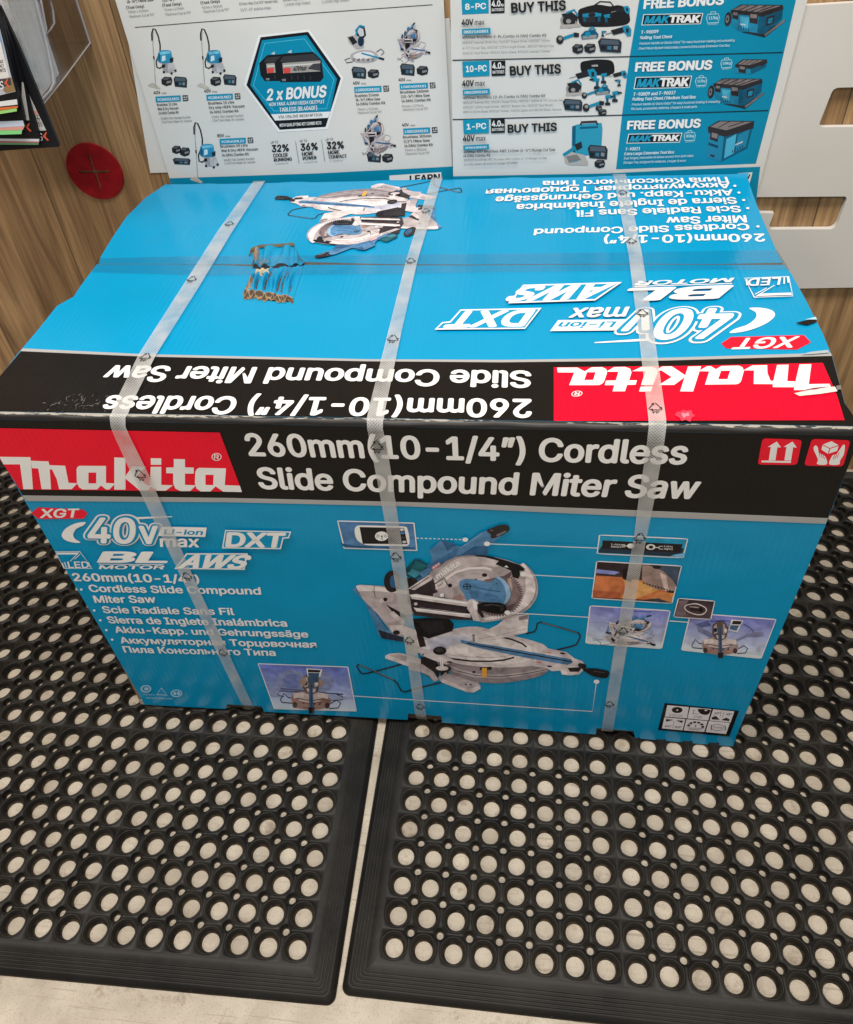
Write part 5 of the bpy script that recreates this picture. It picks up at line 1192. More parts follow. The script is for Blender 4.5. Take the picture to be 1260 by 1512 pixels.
p = PP(); info(p, (1021, 315, 0), ('LS004GM101', 1024, 325, 1134, 22), [('Brushless 260mm', 1028, 362, 1138), ('(10-¼”) Mitre Saw', 1031, 379, 1142), ('(4.0Ah) Combo Kit', 1034, 396, 1146)], [('91mm x 279mm', 1035, 416, 1118), ('Maximum Cut at 90°', 1038, 429, 1136)], V2); p.emit('product_caption', lpost, .0003)
p = PP(); info(p, (1035, 490, 0), ('LS003GM101', 1038, 498, 1142, 23), [('Brushless 305mm', 1039, 536, 1148), ('(12”) Mitre Saw', 1042, 553, 1142), ('(4.0Ah) Combo Kit', 1045, 570, 1154)], [('92mm x 382mm', 1046, 586, 1130), ('Maximum Cut at 90°', 1049, 600, 1142)], V2); p.emit('product_caption', lpost, .0003)
p = PP().view(*V2)
p.poly([(478, 136), (674, 114), (808, 302), (746, 500), (554, 512), (420, 330)], (222, 222, 220)); p.poly([(486, 144), (670, 123), (797, 303), (738, 492), (560, 503), (431, 330)], (20, 24, 28)); p.poly([(491, 156), (664, 136), (782, 305), (755, 433), (527, 444), (446, 330)], TEAL)
p.line([(502, 168), (655, 150), (770, 308), (742, 420), (538, 430), (458, 332)], 2, (92, 190, 212), True); p.poly([(526, 443), (756, 432), (748, 456), (542, 467)], (222, 222, 220))
for x, y, k in ((480, 206, .92), (540, 200, 1.0)):
    q = lambda a, b: (x + a * k, y + b * k)
    p.poly([q(0, 42), q(34, 8), q(150, 0), q(182, 32), q(190, 100), q(176, 116), q(24, 118), q(6, 92)], (24, 25, 28)); p.poly([q(30, 44), q(178, 34), q(178, 76), q(34, 84)], (150, 146, 142)); p.poly([q(34, 52), q(176, 42), q(176, 48), q(34, 58)], (196, 192, 188)); p.poly([q(32, 64), q(62, 61), q(62, 82), q(36, 84)], (200, 70, 66))
    p.poly([q(20, 38), q(34, 18), q(150, 8), q(176, 30), q(160, 34), q(60, 42)], (52, 52, 56)); p.text('40Vmax', q(70, 76), q(122, 72), q(76, 56), (16, 16, 18), .04, res=1); p.poly([q(128, 66), q(150, 46), q(178, 44), q(178, 74)], (60, 60, 64)); p.poly([q(50, 2), q(66, -8), q(66, 6)], (176, 190, 196)); p.poly([q(28, 106), q(44, 104), q(44, 114), q(30, 114)], (112, 116, 120))
    for i in range(4): p.line([q(66 + 24 * i, 92), q(68 + 24 * i, 108)], 3, (60, 60, 64))
p.text('2 x BONUS', (510, 388), (738, 374), (513, 346), (226, 228, 228), .045); p.text('40V MAX 4.0AH HIGH OUTPUT', (520, 411), (734, 400), (519, 397), (226, 228, 228), .03, res=1); p.text('TABLESS (BL4040F)', (560, 433), (705, 425), (559, 417), (226, 228, 228), .03, res=1)
p.text('VIA ONLINE REDEMPTION', (555, 458), (724, 449), (555, 447), INK, .0, res=1); p.text('WITH QUALIFYING KIT COMBO KITS', (560, 491), (722, 481), (559, 479), (226, 228, 228), .03, res=1)
p.emit('battery_hexagon', lpost, .0003)
p = PP().view(*V2)
for x, y, a, b, c in ((525, 557, '32%', 'COOLER', 'RUNNING'), (637, 551, '36%', 'MORE', 'POWER'), (738, 545, '32%', 'MORE', 'COMPACT')):
    p.text('UP TO', (x, y), (x + 29, y - 2), (x, y - 9), INK, 0, res=1); p.text(a, (x + 5, y + 32), (x + 70, y + 28), (x + 4, y + 6), INK, .045); p.text(b, (x + 10, y + 53), (x + (66 if len(b) > 4 else 54), y + 49), (x + 9, y + 39), INK, .04, res=1); p.text(c, (x + 13, y + 69), (x + (82 if len(c) > 6 else 66), y + 65), (x + 12, y + 56), INK, .04, res=1); p.text('vs. standard cell', (x + 16, y + 80), (x + 68, y + 77), (x + 16, y + 75), SOFT, 0, res=1)
p.line([(621, 546), (635, 633)], 1.6, SOFT); p.line([(722, 540), (735, 626)], 1.6, SOFT); p.emit('comparison_figures', lpost, .0003)
p = PP().view(*V2); p.poly([(985, 680), (1186, 667), (1188, 735), (986, 740)], (222, 222, 220)); p.text('LEARN', (1064, 706), (1180, 699), (1064, 681), INK, .04); p.emit('learn_box', lpost, .0003)

# right poster
rpost = sheet('poster', wpts(PLR, (665, -6), (667, 120), (669.5, 263), (670, 300), (1116.5, 300), (1117.5, 290), (1194, -6)), PLR, .0009, PAP)
tag(rpost, 'white and teal poster with rows of tool kits and tool chests', 'poster')
def PR(): return Print(PLR, KP, .42, 'paper').view(650, 0, 2.625)
p = PR(); p.poly([(774, -12), (1382, -12), (1305, 325), (1224, 634), (682, 656), (706, 440), (735, 220)], TEAL); p.emit('teal_panel', rpost, .0002)
p = PR(); p.poly([(50, 683), (640, 672), (1000, 655), (1241, 646), (1227, 765), (1226, 800), (52, 800)], TEAL); p.emit('teal_band', rpost, .0002)
for a in ([(48, 233), (735, 219), (1328, 203)], [(49, 463), (700, 446), (1272, 428)]):
    p = PR(); p.line(a, 4, (20, 40, 48)); p.emit('rule', rpost, .0005)
p = PR(); WH = (226, 228, 228)
for x, y, t, h in ((83, 0, '8-PC', 56), (86, 240, '10-PC', 58), (89, 465, '1-PC', 54)):
    w = 105 if y < 460 else 100
    p.poly([(x, y - 2), (x + w, y - 6), (x + w + 1, y + h - 5), (x + 3, y + h)], (20, 136, 168)); p.text(t, (x + 15, y + h * .66), (x + w - 10, y + h * .60), (x + 14, y + h * .27), WH, .04)
    p.poly([(x + w + 8, y - 4), (x + w + 62, y - 6), (x + w + 62, y + h - 6), (x + w + 9, y + h - 4)], (26, 26, 28)); p.text('4.0', (x + w + 12, y + h * .45), (x + w + 46, y + h * .42), (x + w + 12, y + h * .06), WH, .04); p.text('Ah', (x + w + 47, y + h * .44), (x + w + 59, y + h * .43), (x + w + 47, y + h * .24), WH, .03, res=1); p.text('BATTERIES', (x + w + 13, y + h * .78), (x + w + 58, y + h * .74), (x + w + 13, y + h * .58), WH, .03, res=1)
for a, b, c in (((277, 48), (487, 37), (275, 12)), ((272, 291), (468, 282), (270, 257)), ((263, 513), (452, 505), (262, 483))): p.text('BUY THIS', a, b, c, INK, .04)
for x, y in ((84, 97), (86, 333), (89, 546)): p.text('40V', (x, y), (x + 45, y - 2), (x, y - 22), INK, .04); p.text('max', (x + 51, y - 2), (x + 88, y - 4), (x + 51, y - 16), INK, .01, 'x')
for c, x, y, x1, h in (('DK0216G801', 85, 111, 196, 22), ('DK0209G101', 88, 346, 193, 21), ('SP001GM101', 90, 561, 190, 19)):
    p.poly([(x, y), (x1, y - 5), (x1, y + h - 5), (x + 1, y + h)], (20, 136, 168)); p.text(c, (x + 8, y + h - 5), (x1 - 8, y + h - 9), (x + 8, y + 6), WH, .03, res=1)
for t, a, b, h, w in (('40Vmax Brushless 8-Pc.Combo (4.0Ah) Combo Kit', (86, 149), (412, 140), 11, .02), ('HP001GZ Hammer Driver Drill, TD003GZ Impact Driver, HS010GZ 165mm', (87, 169), (426, 160), 9, 0), ('(6-½”) Circular Saw, GA013GZ 125mm Angle Grinder, JR001GZ Recipro Saw,', (87, 190), (443, 180), 9, 0), ('AS001GZ Dust Blower, KP001G 82mm Planer, RT001G Laminate Trimmer', (88, 210), (426, 201), 9, 0),
                      ('40Vmax Brushless 10-Pc.Combo (4.0Ah) Combo Kit', (90, 383), (407, 374), 11, .02), ('HP001GZ Hammer Drill, TD003GZ Impact Driver, HS010GZ 165mm (6-½”) Circular Saw', (90, 401), (476, 390), 9, 0), ('GA013GZ 125mm Angle Grinder, JR001GZ Recipro Saw, AS001GZ Dust Blower,', (90, 419), (438, 409), 9, 0), ('KP001G 82mm Planer, RT001G Trimmer, JV001G Jigsaw and HR010G Rotary Hammer', (91, 437), (471, 426), 9, 0),
                      ('40Vmax XGT Brushless AWS 165mm (6-½”) Plunge Cut Saw', (92, 592), (446, 583), 11, .02), ('(4.0Ah) Combo Kit', (92, 607), (195, 604), 11, .02), ('SP001GZ03 40Vmax XGT Brushless AWS 165mm (6-½”) Plunge Cut Saw', (93, 623), (414, 614), 9, 0), ('1x 4.0Ah battery (BL4040) & Charger (DC40RA)', (93, 640), (300, 633), 9, 0)):
    p.text(t, a, b, (a[0], a[1] - h), INK if w else (88, 88, 90), w, res=1)
p.emit('offer_text', rpost, .0003)
p = PR()
for a, b, c in (((790, 33), (1095, 16), (794, -2)), ((757, 276), (1049, 267), (761, 243)), ((726, 500), (1005, 492), (729, 469))): p.text('FREE BONUS', a, b, c, WH, .05)
for t, a, b, h, w in (('T-90009', (778, 131), (845, 127), 13, .03), ('Rolling Tool Chest', (775, 151), (898, 146), 12, .025), ('Premium handle w/ Gecko Grips™ for easy truck/van loading and unloading', (772, 172), (1140, 159), 9, 0), ('Chest Mount System horizontally connects Extra Large Extension Tool Box', (768, 191), (1121, 179), 9, 0),
                      ('T-90009 and T-90037', (748, 371), (911, 364), 13, .03), ('Rolling Tool Chest / Medium Tool Box', (745, 389), (990, 380), 12, .025), ('Premium handle w/ Gecko Grips™ for easy truck/van loading & unloading', (743, 408), (1083, 396), 9, 0), ('Fits tools, accessories, batteries, chargers & small parts', (740, 425), (994, 416), 9, 0),
                      ('T-90021', (717, 583), (774, 580), 12, .03), ('Extra Large Extension Tool Box', (714, 600), (906, 593), 11, .025), ('Dual hinged, removable lid allows access from both sides', (712, 616), (981, 606), 9, 0), ('Storage Tray designed for batteries, charger & more', (710, 633), (951, 625), 9, 0)):
    p.text(t, a, b, (a[0] + 2, a[1] - h), (214, 226, 230), w, res=1)
p.emit('bonus_text', rpost, .0004)
for x, y, x1, y1 in ((780, 98, 1020, 50), (750, 345, 977, 293), (722, 556, 939, 514)):
    p = PR(); h = (y - y1) * .9
    p.poly([(x + 8, y - h), (x1, y1), (x1 - 10, y1 + h), (x, y)], (198, 210, 214)); p.poly([(x + 11, y - h + 3), (x1 - 4, y1 + 3), (x1 - 12, y1 + h - 3), (x + 4, y - 3)], (18, 26, 32)); w = x1 - x
    p.text('MAK', (x + 13, y - 8), (x + w * .42, y - 8 - w * .012), (x + 22, y - h + 9), (30, 140, 176), .06); p.text('TRAK', (x + w * .45, y - 9 - w * .012), (x1 - 18, y1 + h - 8), (x + w * .47, y - h + 5), WH, .06)
    p.emit('chest_range_logo', rpost, .0004)
for x, y, t in ((1058, 70, '113'), (1110, 246, '58'), (1012, 315, '113'), (968, 528, '80')):
    p = PR(); o = (180, 214, 224); k = .92 if y > 200 else 1.05
    p.line([(x - 20 * k, y - 14 * k), (x + 20 * k, y - 16 * k), (x + 23 * k, y - 4), (x + 20 * k, y + 16 * k), (x - 20 * k, y + 18 * k), (x - 24 * k, y)], 2.2, o, True); p.line([(x - 9 * k, y - 15 * k), (x - 7 * k, y - 23 * k), (x + 8 * k, y - 24 * k), (x + 10 * k, y - 16 * k)], 2.2, o); p.text(t + 'kg', (x - 16 * k, y + 5 * k), (x + 17 * k, y + 3 * k), (x - 16 * k, y - 6 * k), o, .03, res=1); p.text('CAPACITY', (x - 19 * k, y + 26 * k), (x + 19 * k, y + 24 * k), (x - 19 * k, y + 20 * k), o, 0, res=1)
    p.emit('capacity_icon', rpost, .0004)
# tool chests
CH1, CH2, CH3, CHK, CHG = (30, 122, 156), (18, 84, 112), (70, 160, 190), (44, 42, 46), (122, 112, 112)
def rolling(ox, oy, k):
    p = Print(PLR, KP, .42, 'photo'); p.view(1040 + ox / 3.36, oy / 3.36, 3.36 / k)
    p.poly([(180, 158), (300, 185), (405, 102), (398, 96), (300, 160)], (40, 46, 52)); p.line([(300, 175), (400, 100)], 9, CHG)
    p.ell(118, 94, 17, 36, CHK, 20, 8); p.ell(115, 94, 9, 20, (110, 110, 114), 16, 8); p.ell(114, 94, 4, 9, (40, 40, 42), 12, 8)
    p.poly([(135, 62), (270, 78), (390, 46), (386, 92), (300, 168), (165, 150), (140, 120)], CH1); p.poly([(270, 78), (390, 46), (386, 92), (300, 168), (262, 166)], CH2); p.poly([(310, 84), (350, 74), (342, 118), (306, 128)], CHK); p.poly([(318, 92), (342, 86), (336, 112), (314, 118)], CH1)
    p.poly([(130, 52), (180, 22), (390, 24), (392, 46), (290, 82), (135, 68)], CHK); p.poly([(140, 48), (186, 26), (380, 28), (280, 60)], CHG)
    for i in range(4): p.line([(172 + 30 * i, 52 + 2 * i), (220 + 44 * i, 27)], 4, CHK)
    p.poly([(176, 80), (222, 84), (216, 142), (182, 138)], CH3); p.poly([(222, 60), (268, 66), (264, 118), (226, 112)], CHK); p.poly([(228, 68), (262, 72), (260, 90), (228, 88)], CHG); p.poly([(138, 52), (170, 56), (168, 98), (140, 90)], CHK); p.poly([(144, 60), (166, 62), (164, 76), (144, 74)], CHG)
    for i in range(5): p.line([(170 + 12 * i, 126 + 3 * i), (172 + 12 * i, 142 + 3 * i)], 4, CH2)
    p.text('makita', (178, 122), (204, 126), (178, 114), WH, .03, res=1)
    p.emit('tool_chest_picture', rpost, .0005)
rolling(0, 0, 1.0); rolling(-76, 368, .93)
p = PR(); p.view(1040, 0, 3.36)
p.poly([(150, 330), (230, 340), (312, 300), (306, 330), (232, 368), (150, 360)], CH1); p.poly([(230, 342), (312, 300), (306, 332), (232, 368)], CH2); p.poly([(152, 322), (190, 294), (312, 294), (312, 312), (230, 342), (154, 334)], CHK); p.poly([(166, 318), (196, 298), (300, 298), (226, 322)], CHG); p.poly([(170, 322), (208, 328), (206, 364), (170, 358)], CHK); p.poly([(176, 328), (202, 332), (200, 344), (176, 341)], CHG); p.poly([(282, 312), (300, 304), (298, 322), (280, 330)], CHK)
for i in range(4): p.line([(186 + 22 * i, 316 + i), (216 + 26 * i, 298)], 3, CHK)
p.emit('tool_chest_picture', rpost, .0005)
p = PR(); p.view(1040, 0, 3.36)
p.poly([(20, 650), (98, 672), (246, 606), (214, 735), (84, 802), (10, 778)], CH1); p.poly([(98, 672), (246, 606), (214, 735), (84, 802)], CH2); p.poly([(110, 690), (160, 664), (146, 760), (98, 786)], CH3); p.poly([(168, 668), (226, 640), (206, 726), (154, 752)], CH1)
p.poly([(18, 630), (72, 598), (248, 600), (244, 636), (104, 678), (20, 658)], CHK); p.poly([(30, 628), (78, 602), (238, 604), (110, 646)], CHG); p.line([(70, 632), (130, 600)], 4, CHK); p.line([(120, 628), (196, 604)], 4, CHK); p.poly([(32, 644), (74, 656), (66, 704), (28, 690)], CHK); p.poly([(38, 656), (68, 664), (64, 688), (36, 680)], CHG); p.poly([(22, 706), (70, 722), (66, 735), (20, 718)], (16, 66, 90)); p.poly([(30, 764), (52, 770), (50, 780), (30, 774)], CHK); p.text('makita', (154, 722), (190, 706), (156, 712), WH, .03, res=1)
for i in range(5): p.line([(142 + 12 * i, 744 - 6 * i), (140 + 12 * i, 756 - 6 * i)], 4, CHK)
p.emit('tool_chest_picture', rpost, .0005)
# kit pictures: bag, drills, saws, grinder, batteries
TL1, TL2, TDK, TMT = (26, 128, 160), (14, 84, 112), (36, 38, 42), (140, 136, 134)
def drill(p, x, y, k, fl=1):
    f = lambda a, b: (x + a * k * fl, y + b * k)
    p.poly([f(-14, -16), f(10, -20), f(16, -14), f(14, -4), f(-12, -4)], TL1); p.poly([f(10, -16), f(26, -15), f(26, -9), f(10, -6)], TDK); p.poly([f(-10, -6), f(0, -6), f(2, 16), f(-9, 16)], TL2); p.poly([f(-14, 14), f(8, 14), f(9, 26), f(-14, 26)], TDK)
def csaw(p, x, y, k):
    f = lambda a, b: (x + a * k, y + b * k)
    p.ell(x, y, 34 * k, 30 * k, TMT, 20); p.ell(x, y, 25 * k, 22 * k, TDK, 18); p.poly([f(-30, -26), f(10, -34), f(36, -14), f(30, 4), f(8, -16), f(-20, -10)], TDK); p.poly([f(-34, 16), f(44, 12), f(46, 24), f(-36, 30)], (166, 160, 156)); p.line([f(-10, -30), f(20, -42), f(34, -20)], 8 * k, TL1); p.ell(x - 2, y + 2, 10 * k, 9 * k, TMT, 14)
def recip(p, x, y, k):
    f = lambda a, b: (x + a * k, y + b * k)
    p.line([f(-60, 12), f(-30, 4)], 4 * k, TMT); p.poly([f(-36, -6), f(20, -22), f(30, 2), f(-24, 16)], TDK); p.poly([f(16, -24), f(44, -30), f(58, -10), f(56, 20), f(40, 22), f(26, 4)], TL1); p.poly([f(34, -16), f(46, -14), f(46, 6), f(34, 4)], TDK)
def grinder(p, x, y, k):
    f = lambda a, b: (x + a * k, y + b * k)
    p.line([f(-26, 14), f(30, -6), f(48, -10)], 14 * k, TL1); p.poly([f(34, -18), f(58, -14), f(56, 4), f(34, 4)], TDK); p.ell(x - 30 * k, y + 16 * k, 17 * k, 20 * k, TDK, 16); p.ell(x - 28 * k, y + 10 * k, 9 * k, 9 * k, TMT, 12)
def planer(p, x, y, k):
    f = lambda a, b: (x + a * k, y + b * k)
    p.poly([f(-38, 4), f(-20, -14), f(20, -20), f(38, 0), f(34, 16), f(-34, 22)], TL2); p.poly([f(-30, 8), f(30, 2), f(28, 16), f(-30, 20)], TMT); p.ell(x - 8 * k, y, 12 * k, 12 * k, TL1, 14); p.line([f(-4, -18), f(10, -30), f(26, -18)], 8 * k, TL1)
VV = (650, 0, 2.625)
p = PR()
p.blob([(535, 45), (560, 28), (610, 18), (660, 24), (690, 20), (720, 30), (735, 60), (730, 90), (680, 102), (600, 104), (545, 98)], (30, 30, 32)); p.line([(590, 26), (620, 6), (660, 8), (672, 24)], 5, (24, 24, 26)); p.poly([(550, 50), (600, 44), (602, 86), (552, 88)], (44, 44, 48))
csaw(p, 500, 80, 1.0); drill(p, 565, 70, .95, 1); drill(p, 612, 68, 1.0, -1); drill(p, 648, 72, .95, 1); recip(p, 700, 40, .62); recip(p, 692, 122, .85); grinder(p, 490, 140, .85); planer(p, 580, 132, .9); drill(p, 632, 128, .5, 1)
battery(p, 512, 170, 44, 38, VV); battery(p, 558, 168, 46, 38, VV); charger(p, 612, 152, 92, 52, VV); p.emit('tool_kit_picture', rpost, .0003)
p = PR()
p.blob([(545, 245), (575, 234), (620, 230), (665, 236), (676, 264), (668, 286), (610, 292), (555, 288)], (28, 28, 30)); p.text('makita', (588, 258), (612, 257), (588, 250), (200, 200, 200), .03, res=1)
recip(p, 556, 292, .9); csaw(p, 518, 346, .88); drill(p, 605, 320, 1.0, -1); drill(p, 636, 300, .9, 1); recip(p, 690, 290, .6); grinder(p, 578, 360, .62); planer(p, 630, 350, .78); grinder(p, 590, 404, .8); drill(p, 652, 384, .9, 1); drill(p, 680, 370, .95, 1); drill(p, 692, 318, .6, -1)
charger(p, 476, 386, 76, 44, VV); battery(p, 602, 408, 26, 22, VV); battery(p, 612, 422, 34, 26, VV); p.emit('tool_kit_picture', rpost, .0003)
p = PR()
p.poly([(512, 490), (532, 482), (626, 476), (630, 500), (624, 590), (600, 600), (516, 606), (510, 560)], (40, 140, 168)); p.poly([(512, 490), (526, 486), (524, 604), (514, 606)], TL2); p.line([(545, 486), (548, 474), (606, 471), (610, 484)], 9, (46, 48, 52)); p.poly([(542, 492), (612, 488), (612, 496), (542, 500)], TL2)
p.poly([(480, 600), (505, 588), (560, 600), (575, 630), (572, 642), (500, 640), (484, 632)], (168, 164, 160)); p.poly([(488, 606), (530, 598), (548, 620), (500, 632)], (120, 116, 112)); p.line([(478, 602), (508, 582), (546, 552)], 13, TL1); p.poly([(520, 560), (548, 548), (552, 572), (530, 584)], TDK); p.text('40V', (512, 628), (534, 627), (512, 620), TL1, .03, res=1)
charger(p, 572, 566, 78, 52, VV); battery(p, 598, 618, 42, 34, VV); p.emit('tool_kit_picture', rpost, .0003)
p = PR(); p.view(1040, 0, 3.36); p.poly([(168, 859), (240, 854), (222, 918), (214, 940), (150, 940)], (222, 222, 220)); p.text('NOW', (150, 896), (221, 893), (156, 868), (20, 20, 22), .05); p.emit('now_box', rpost, .0005)

# slotted white board on the wall
def rnd(pts, r=.2):
    out = []; n = len(pts)
    for i in range(n):
        a, b, c, rr = Vector(pts[i - 1][:2]), Vector(pts[i][:2]), Vector(pts[(i + 1) % n][:2]), (pts[i][2] if len(pts[i]) > 2 else 0)
        if not rr: out.append(tuple(b)); continue
        s0 = b + (a - b).normalized() * rr; s1 = b + (c - b).normalized() * rr
        for j in range(6): t = j / 5; out.append(tuple(s0 * (1 - t) ** 2 + b * 2 * t * (1 - t) + s1 * t * t))
    return out
brd = [(1040, 12), (1190, 8.5), (1262, 4), (1420, -6), (1340, 423), (1260, 424.5), (1183, 426), (1060, 428)]
slot1 = rnd([(1231, 129.5, 9), (1300, 128), (1390, 127, 8), (1360, 186, 8), (1260, 187.5), (1208, 188, 9)])
slot2 = rnd([(1060, 291.5), (1252, 290, 6), (1234, 338.5, 11), (1134, 339, 8), (1143, 315), (1080, 314)])
board = sheet('display_board', wpts(PLW, *brd), PLW, .0095, plain('white_board', (.70, .67, .63), .45, 4, .06), None, holes=[wpts(PLW, *slot1), wpts(PLW, *slot2)])
tag(board, 'white board with round-cornered cut-outs right of the posters', 'display board')

# red disc with a plus-shaped slot
PLD = wallplane(.0035)
c = PLD.uv(140, 254); R_ = .0465
ring = [(c.x + R_ * math.cos(a * math.pi / 32), c.y + R_ * .965 * math.sin(a * math.pi / 32)) for a in range(64)]
t_, l_, v_ = .0023, .0265, .027
plus = [(c.x + x, c.y + y) for x, y in ((-t_, v_), (t_, v_), (t_, t_), (l_, t_), (l_, -t_), (t_, -t_), (t_, -v_), (-t_, -v_), (-t_, -t_), (-l_, -t_), (-l_, t_), (-t_, t_))]
tag(sheet('wall_disc', ring, PLD, .0034, plain('red_felt', (.36, .009, .016), .85, 60, .35, bump=.0005, spec=.2), None, holes=[plus]), 'round dark red disc with a plus-shaped slot', 'disc')

# clear leaflet rack and the leaflets
def clear_plastic():
    m = bpy.data.materials.new('clear_acrylic'); N, L, b = nodes_of(m); N.remove(b); out = N['Material Output']
    tr = N.new('ShaderNodeBsdfTransparent'); tr.inputs['Color'].default_value = (.93, .93, .94, 1); gl = N.new('ShaderNodeBsdfGlossy'); gl.inputs['Roughness'].default_value = .08
    lw = sheen(N, L)
    mx = N.new('ShaderNodeMixShader'); L.new(lw, mx.inputs['Fac']); L.new(tr.outputs[0], mx.inputs[1]); L.new(gl.outputs[0], mx.inputs[2]); L.new(mx.outputs[0], out.inputs['Surface']); return m
ACR = clear_plastic(); ACE = plain('acrylic_edge_highlight', (.62, .62, .66), .2, 20, .2)  # opaque pale edge colour paints the bright highlight along the clear sheets
PX = Plane((-.061, 0, 0), (0, 1, 0), (0, 0, 1))                  # right cheek of the rack, square to the wall
rack = empty('leaflet_rack', (-.17, YW - .09, .76), 'clear acrylic leaflet rack on the planks above the red disc', 'leaflet rack')
def acr(name, pl, pts, th): 
    o = sheet(name, pts, pl, th, None, rack, mats=[ACR, ACE]); n = len(o.data.polygons)
    for pg in o.data.polygons: pg.material_index = 0 if abs(pg.normal.dot(pl.N)) > .9 else 1
    return o
side = [tuple(PX.uv(*q)) for q in ((135, 63), (95, 117), (66, 153))]
zb = side[2][1]
acr('side_panel', PX, [(YW - .001, 1.06), (YW - .001, side[0][1]), side[1], side[2], (.438, zb + .004), (.438, 1.02)], .0025)
zw = side[0][1]
bpv = [(x, y, (zb if y < .5 else zw) + dz) for dz in (0, .003) for y in (.4405, YW - .0045) for x in (-.30, -.0637)]
mesh('base_plate', bpv, [(0, 2, 3, 1), (4, 5, 7, 6), (0, 1, 5, 4), (2, 6, 7, 3), (0, 4, 6, 2), (1, 3, 7, 5)], ACR, rack)
slab('back_plate', -.30, -.0637, YW - .004, YW - .001, zw, 1.06, ACR, rack)
PF = Plane((0, .4405, 0), (1, 0, 0), (0, 0, 1)); acr('front_plate', PF, [(-.30, zb - .002), (-.0637, zb - .002), (-.0637, 1.0), (-.30, 1.0)], .0025)
PI = Plane((-.0640, 0, 0), (0, 1, 0), (0, 0, 1))
pk = [tuple(PX.uv(*q)) for q in ((57, 0), (72, 60), (82, 108), (83, 122), (78, 133), (70, 141), (62, 150))]
acr('pocket_wall', PX, [(y, z) for y, z in pk] + [(y - .004, z + .001) for y, z in pk][::-1], .0030)
pu = [tuple(PX.uv(*q)) for q in ((62, 0), (70, 42), (68, 52), (76, 44), (82, 34), (80, 15), (76, 0))]
acr('upper_pocket', PX, pu, .003)
def leaves():
    V = []; F = []
    for k in range(16):
        y = .452 + .0042 * k; z1 = 1.02 + .01 * random.random(); xr = -.0665 - .0012 * random.random()
        o = len(V)
        for x in (-.285, xr):
            for yy in (y, y + .0036):
                for z in (zb + .004 + (yy - .4405) / (YW - .445) * (zw - zb), z1): V.append((x, yy + (z - zb) * .05, z))
        F += [(o + 4, o + 6, o + 7, o + 5), (o, o + 1, o + 3, o + 2), (o, o + 4, o + 5, o + 1), (o + 2, o + 3, o + 7, o + 6), (o + 1, o + 5, o + 7, o + 3), (o, o + 2, o + 6, o + 4)]
    return V, F
V, F_ = leaves()
tag(mesh('leaflet_stack', V, F_, plain('grey_paper', (.80, .78, .74), .7, 80, .25, stretch=(1, 40, .3))), 'grey wad of leaflets standing inside the clear rack', 'leaflets')
CV = ink((26, 26, 30), .3, KP, 'paper')
def booklet(label, y, pts, prints, group='leaflets fanned in front of the rack'):
    pl = Plane((0, y, 0), (1, 0, 0), (0, 0, 1))
    z = lambda q: tuple(pl.uv(q[0] / 6.3, q[1] / 6.3))
    o = sheet('booklet', [z(q) for q in pts], pl, .0045, CV); tag(o, label, 'booklet', group)
    for nm, items in prints:
        p = Print(pl, KP, .3, 'paper').view(0, 0, 6.3)
        for it in items:
            if it[0] == 'P': p.poly(it[1], it[2])
            else: p.text(it[1], it[2], it[3], it[4], it[5], .03, res=1)
        p.emit(nm, o, .0004)
    return o
OR = (224, 92, 62); PKK = (214, 150, 140); GN = (128, 206, 130); PW_ = (206, 206, 212)
chev = lambda x, y, k: ('P', [(x, y), (x + 30 * k, y - 42 * k), (x + 40 * k, y - 36 * k), (x + 24 * k, y - 2 * k), (x + 58 * k, y + 36 * k), (x + 46 * k, y + 42 * k)], OR)
booklet('lowest black booklet, its corner reaching furthest right', .4330, [(-40, 40), (0, 60), (170, 420), (330, 800), (550, 1352), (546, 1366), (300, 1382), (-500, 1440), (-500, 40)],
        [('white_panel', [('P', [(228, 800), (250, 830), (432, 1212), (352, 1216), (240, 900)], (196, 192, 186)), ('T', 'NCE', (322, 1110), (368, 1102), (312, 1076), INK), ('T', 'ACT', (336, 1144), (384, 1136), (326, 1108), INK), ('T', 'NTS', (346, 1182), (398, 1174), (338, 1146), INK), ('P', [(306, 1034), (346, 1030), (360, 1064), (312, 1068)], PKK)]), ('arrow_mark', [chev(400, 1268, 1.0), ('T', 'S', (374, 1312), (402, 1306), (362, 1240), WHITE)])])
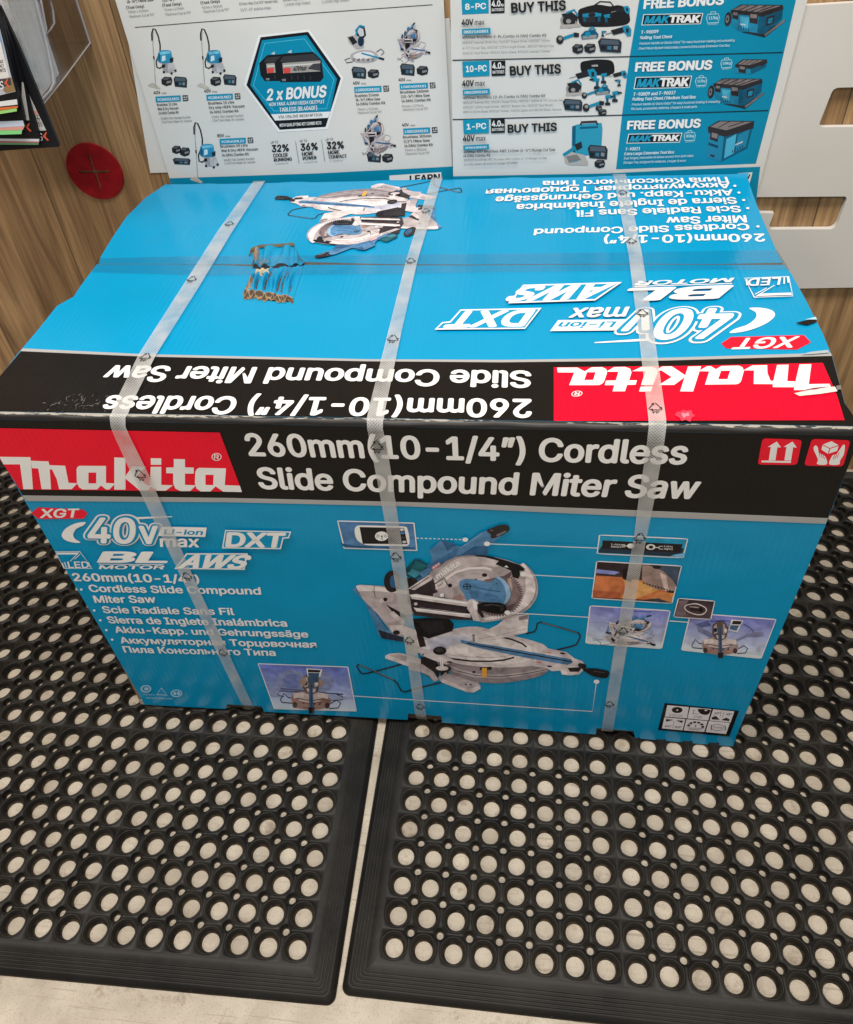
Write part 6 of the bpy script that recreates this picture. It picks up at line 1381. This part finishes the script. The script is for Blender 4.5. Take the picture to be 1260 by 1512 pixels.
booklet('black booklet with thin white, pink and dark green page edges', .4270, [(-40, 60), (20, 150), (110, 400), (230, 800), (368, 1276), (362, 1350), (-500, 1345), (-500, 60)],
        [('page_edges', [('P', [(-400, 1275), (0, 1288), (368, 1292), (366, 1316), (0, 1310), (-400, 1300)], PW_), ('P', [(-400, 1300), (0, 1311), (366, 1317), (364, 1328), (0, 1326), (-400, 1316)], (170, 96, 96)), ('P', [(-400, 1316), (0, 1327), (364, 1329), (360, 1346), (0, 1344), (-400, 1340)], (86, 132, 96))]),
         ('white_panel', [('P', [(206, 760), (222, 770), (276, 1118), (226, 1118), (204, 960)], (186, 180, 172))]), ('arrow_mark', [chev(240, 1184, .95), ('T', 's', (216, 1214), (236, 1210), (208, 1166), WHITE)])])
booklet('black booklet with broad pale blue, pink and light green page edges', .4210, [(-40, 60), (30, 240), (95, 480), (160, 780), (226, 1090), (232, 1170), (206, 1250), (-500, 1275), (-500, 60)],
        [('page_edges', [('P', [(-400, 1150), (0, 1128), (216, 1120), (232, 1172), (0, 1186), (-400, 1200)], (196, 204, 220)), ('P', [(-400, 1200), (0, 1187), (232, 1173), (214, 1208), (0, 1212), (-400, 1225)], PKK), ('P', [(-400, 1225), (0, 1213), (208, 1210), (203, 1246), (0, 1252), (-400, 1262)], GN)])])
booklet('front booklet with a photo cover above white, orange and green page edges', .4150, [(-60, 60), (0, 215), (60, 460), (110, 650), (158, 850), (170, 985), (156, 1040), (-500, 1095), (-500, 60)],
        [('cover_photo', [('P', [(-60, 100), (-5, 240), (50, 460), (100, 680), (148, 850), (0, 886), (-400, 940), (-400, 100)], (176, 178, 186)), ('P', [(0, 280), (40, 450), (70, 690), (0, 720), (-100, 720), (-100, 280)], (128, 150, 180)), ('P', [(-60, 380), (8, 390), (88, 716), (-60, 740)], (214, 210, 206)), ('P', [(80, 720), (110, 720), (146, 846), (60, 868), (30, 840)], (140, 116, 80)), ('P', [(-100, 745), (100, 725), (110, 790), (-100, 840)], (70, 66, 66)), ('T', 'NCE', (2, 590), (36, 584), (0, 560), INK), ('T', 'ACT', (4, 630), (42, 624), (0, 600), INK), ('T', 'NTS', (8, 672), (58, 664), (2, 640), INK), chev(42, 772, .9), ('T', 'S', (8, 836), (38, 824), (0, 760), WHITE)]),
         ('page_edges', [('P', [(-400, 1000), (0, 944), (160, 922), (166, 972), (0, 990), (-400, 1040)], (216, 214, 214)), ('P', [(-400, 1045), (0, 1000), (170, 984), (168, 1002), (0, 1026), (-400, 1065)], (214, 110, 60)), ('P', [(-400, 1068), (0, 1030), (158, 1006), (160, 1034), (0, 1060), (-400, 1092)], (150, 206, 120))])])
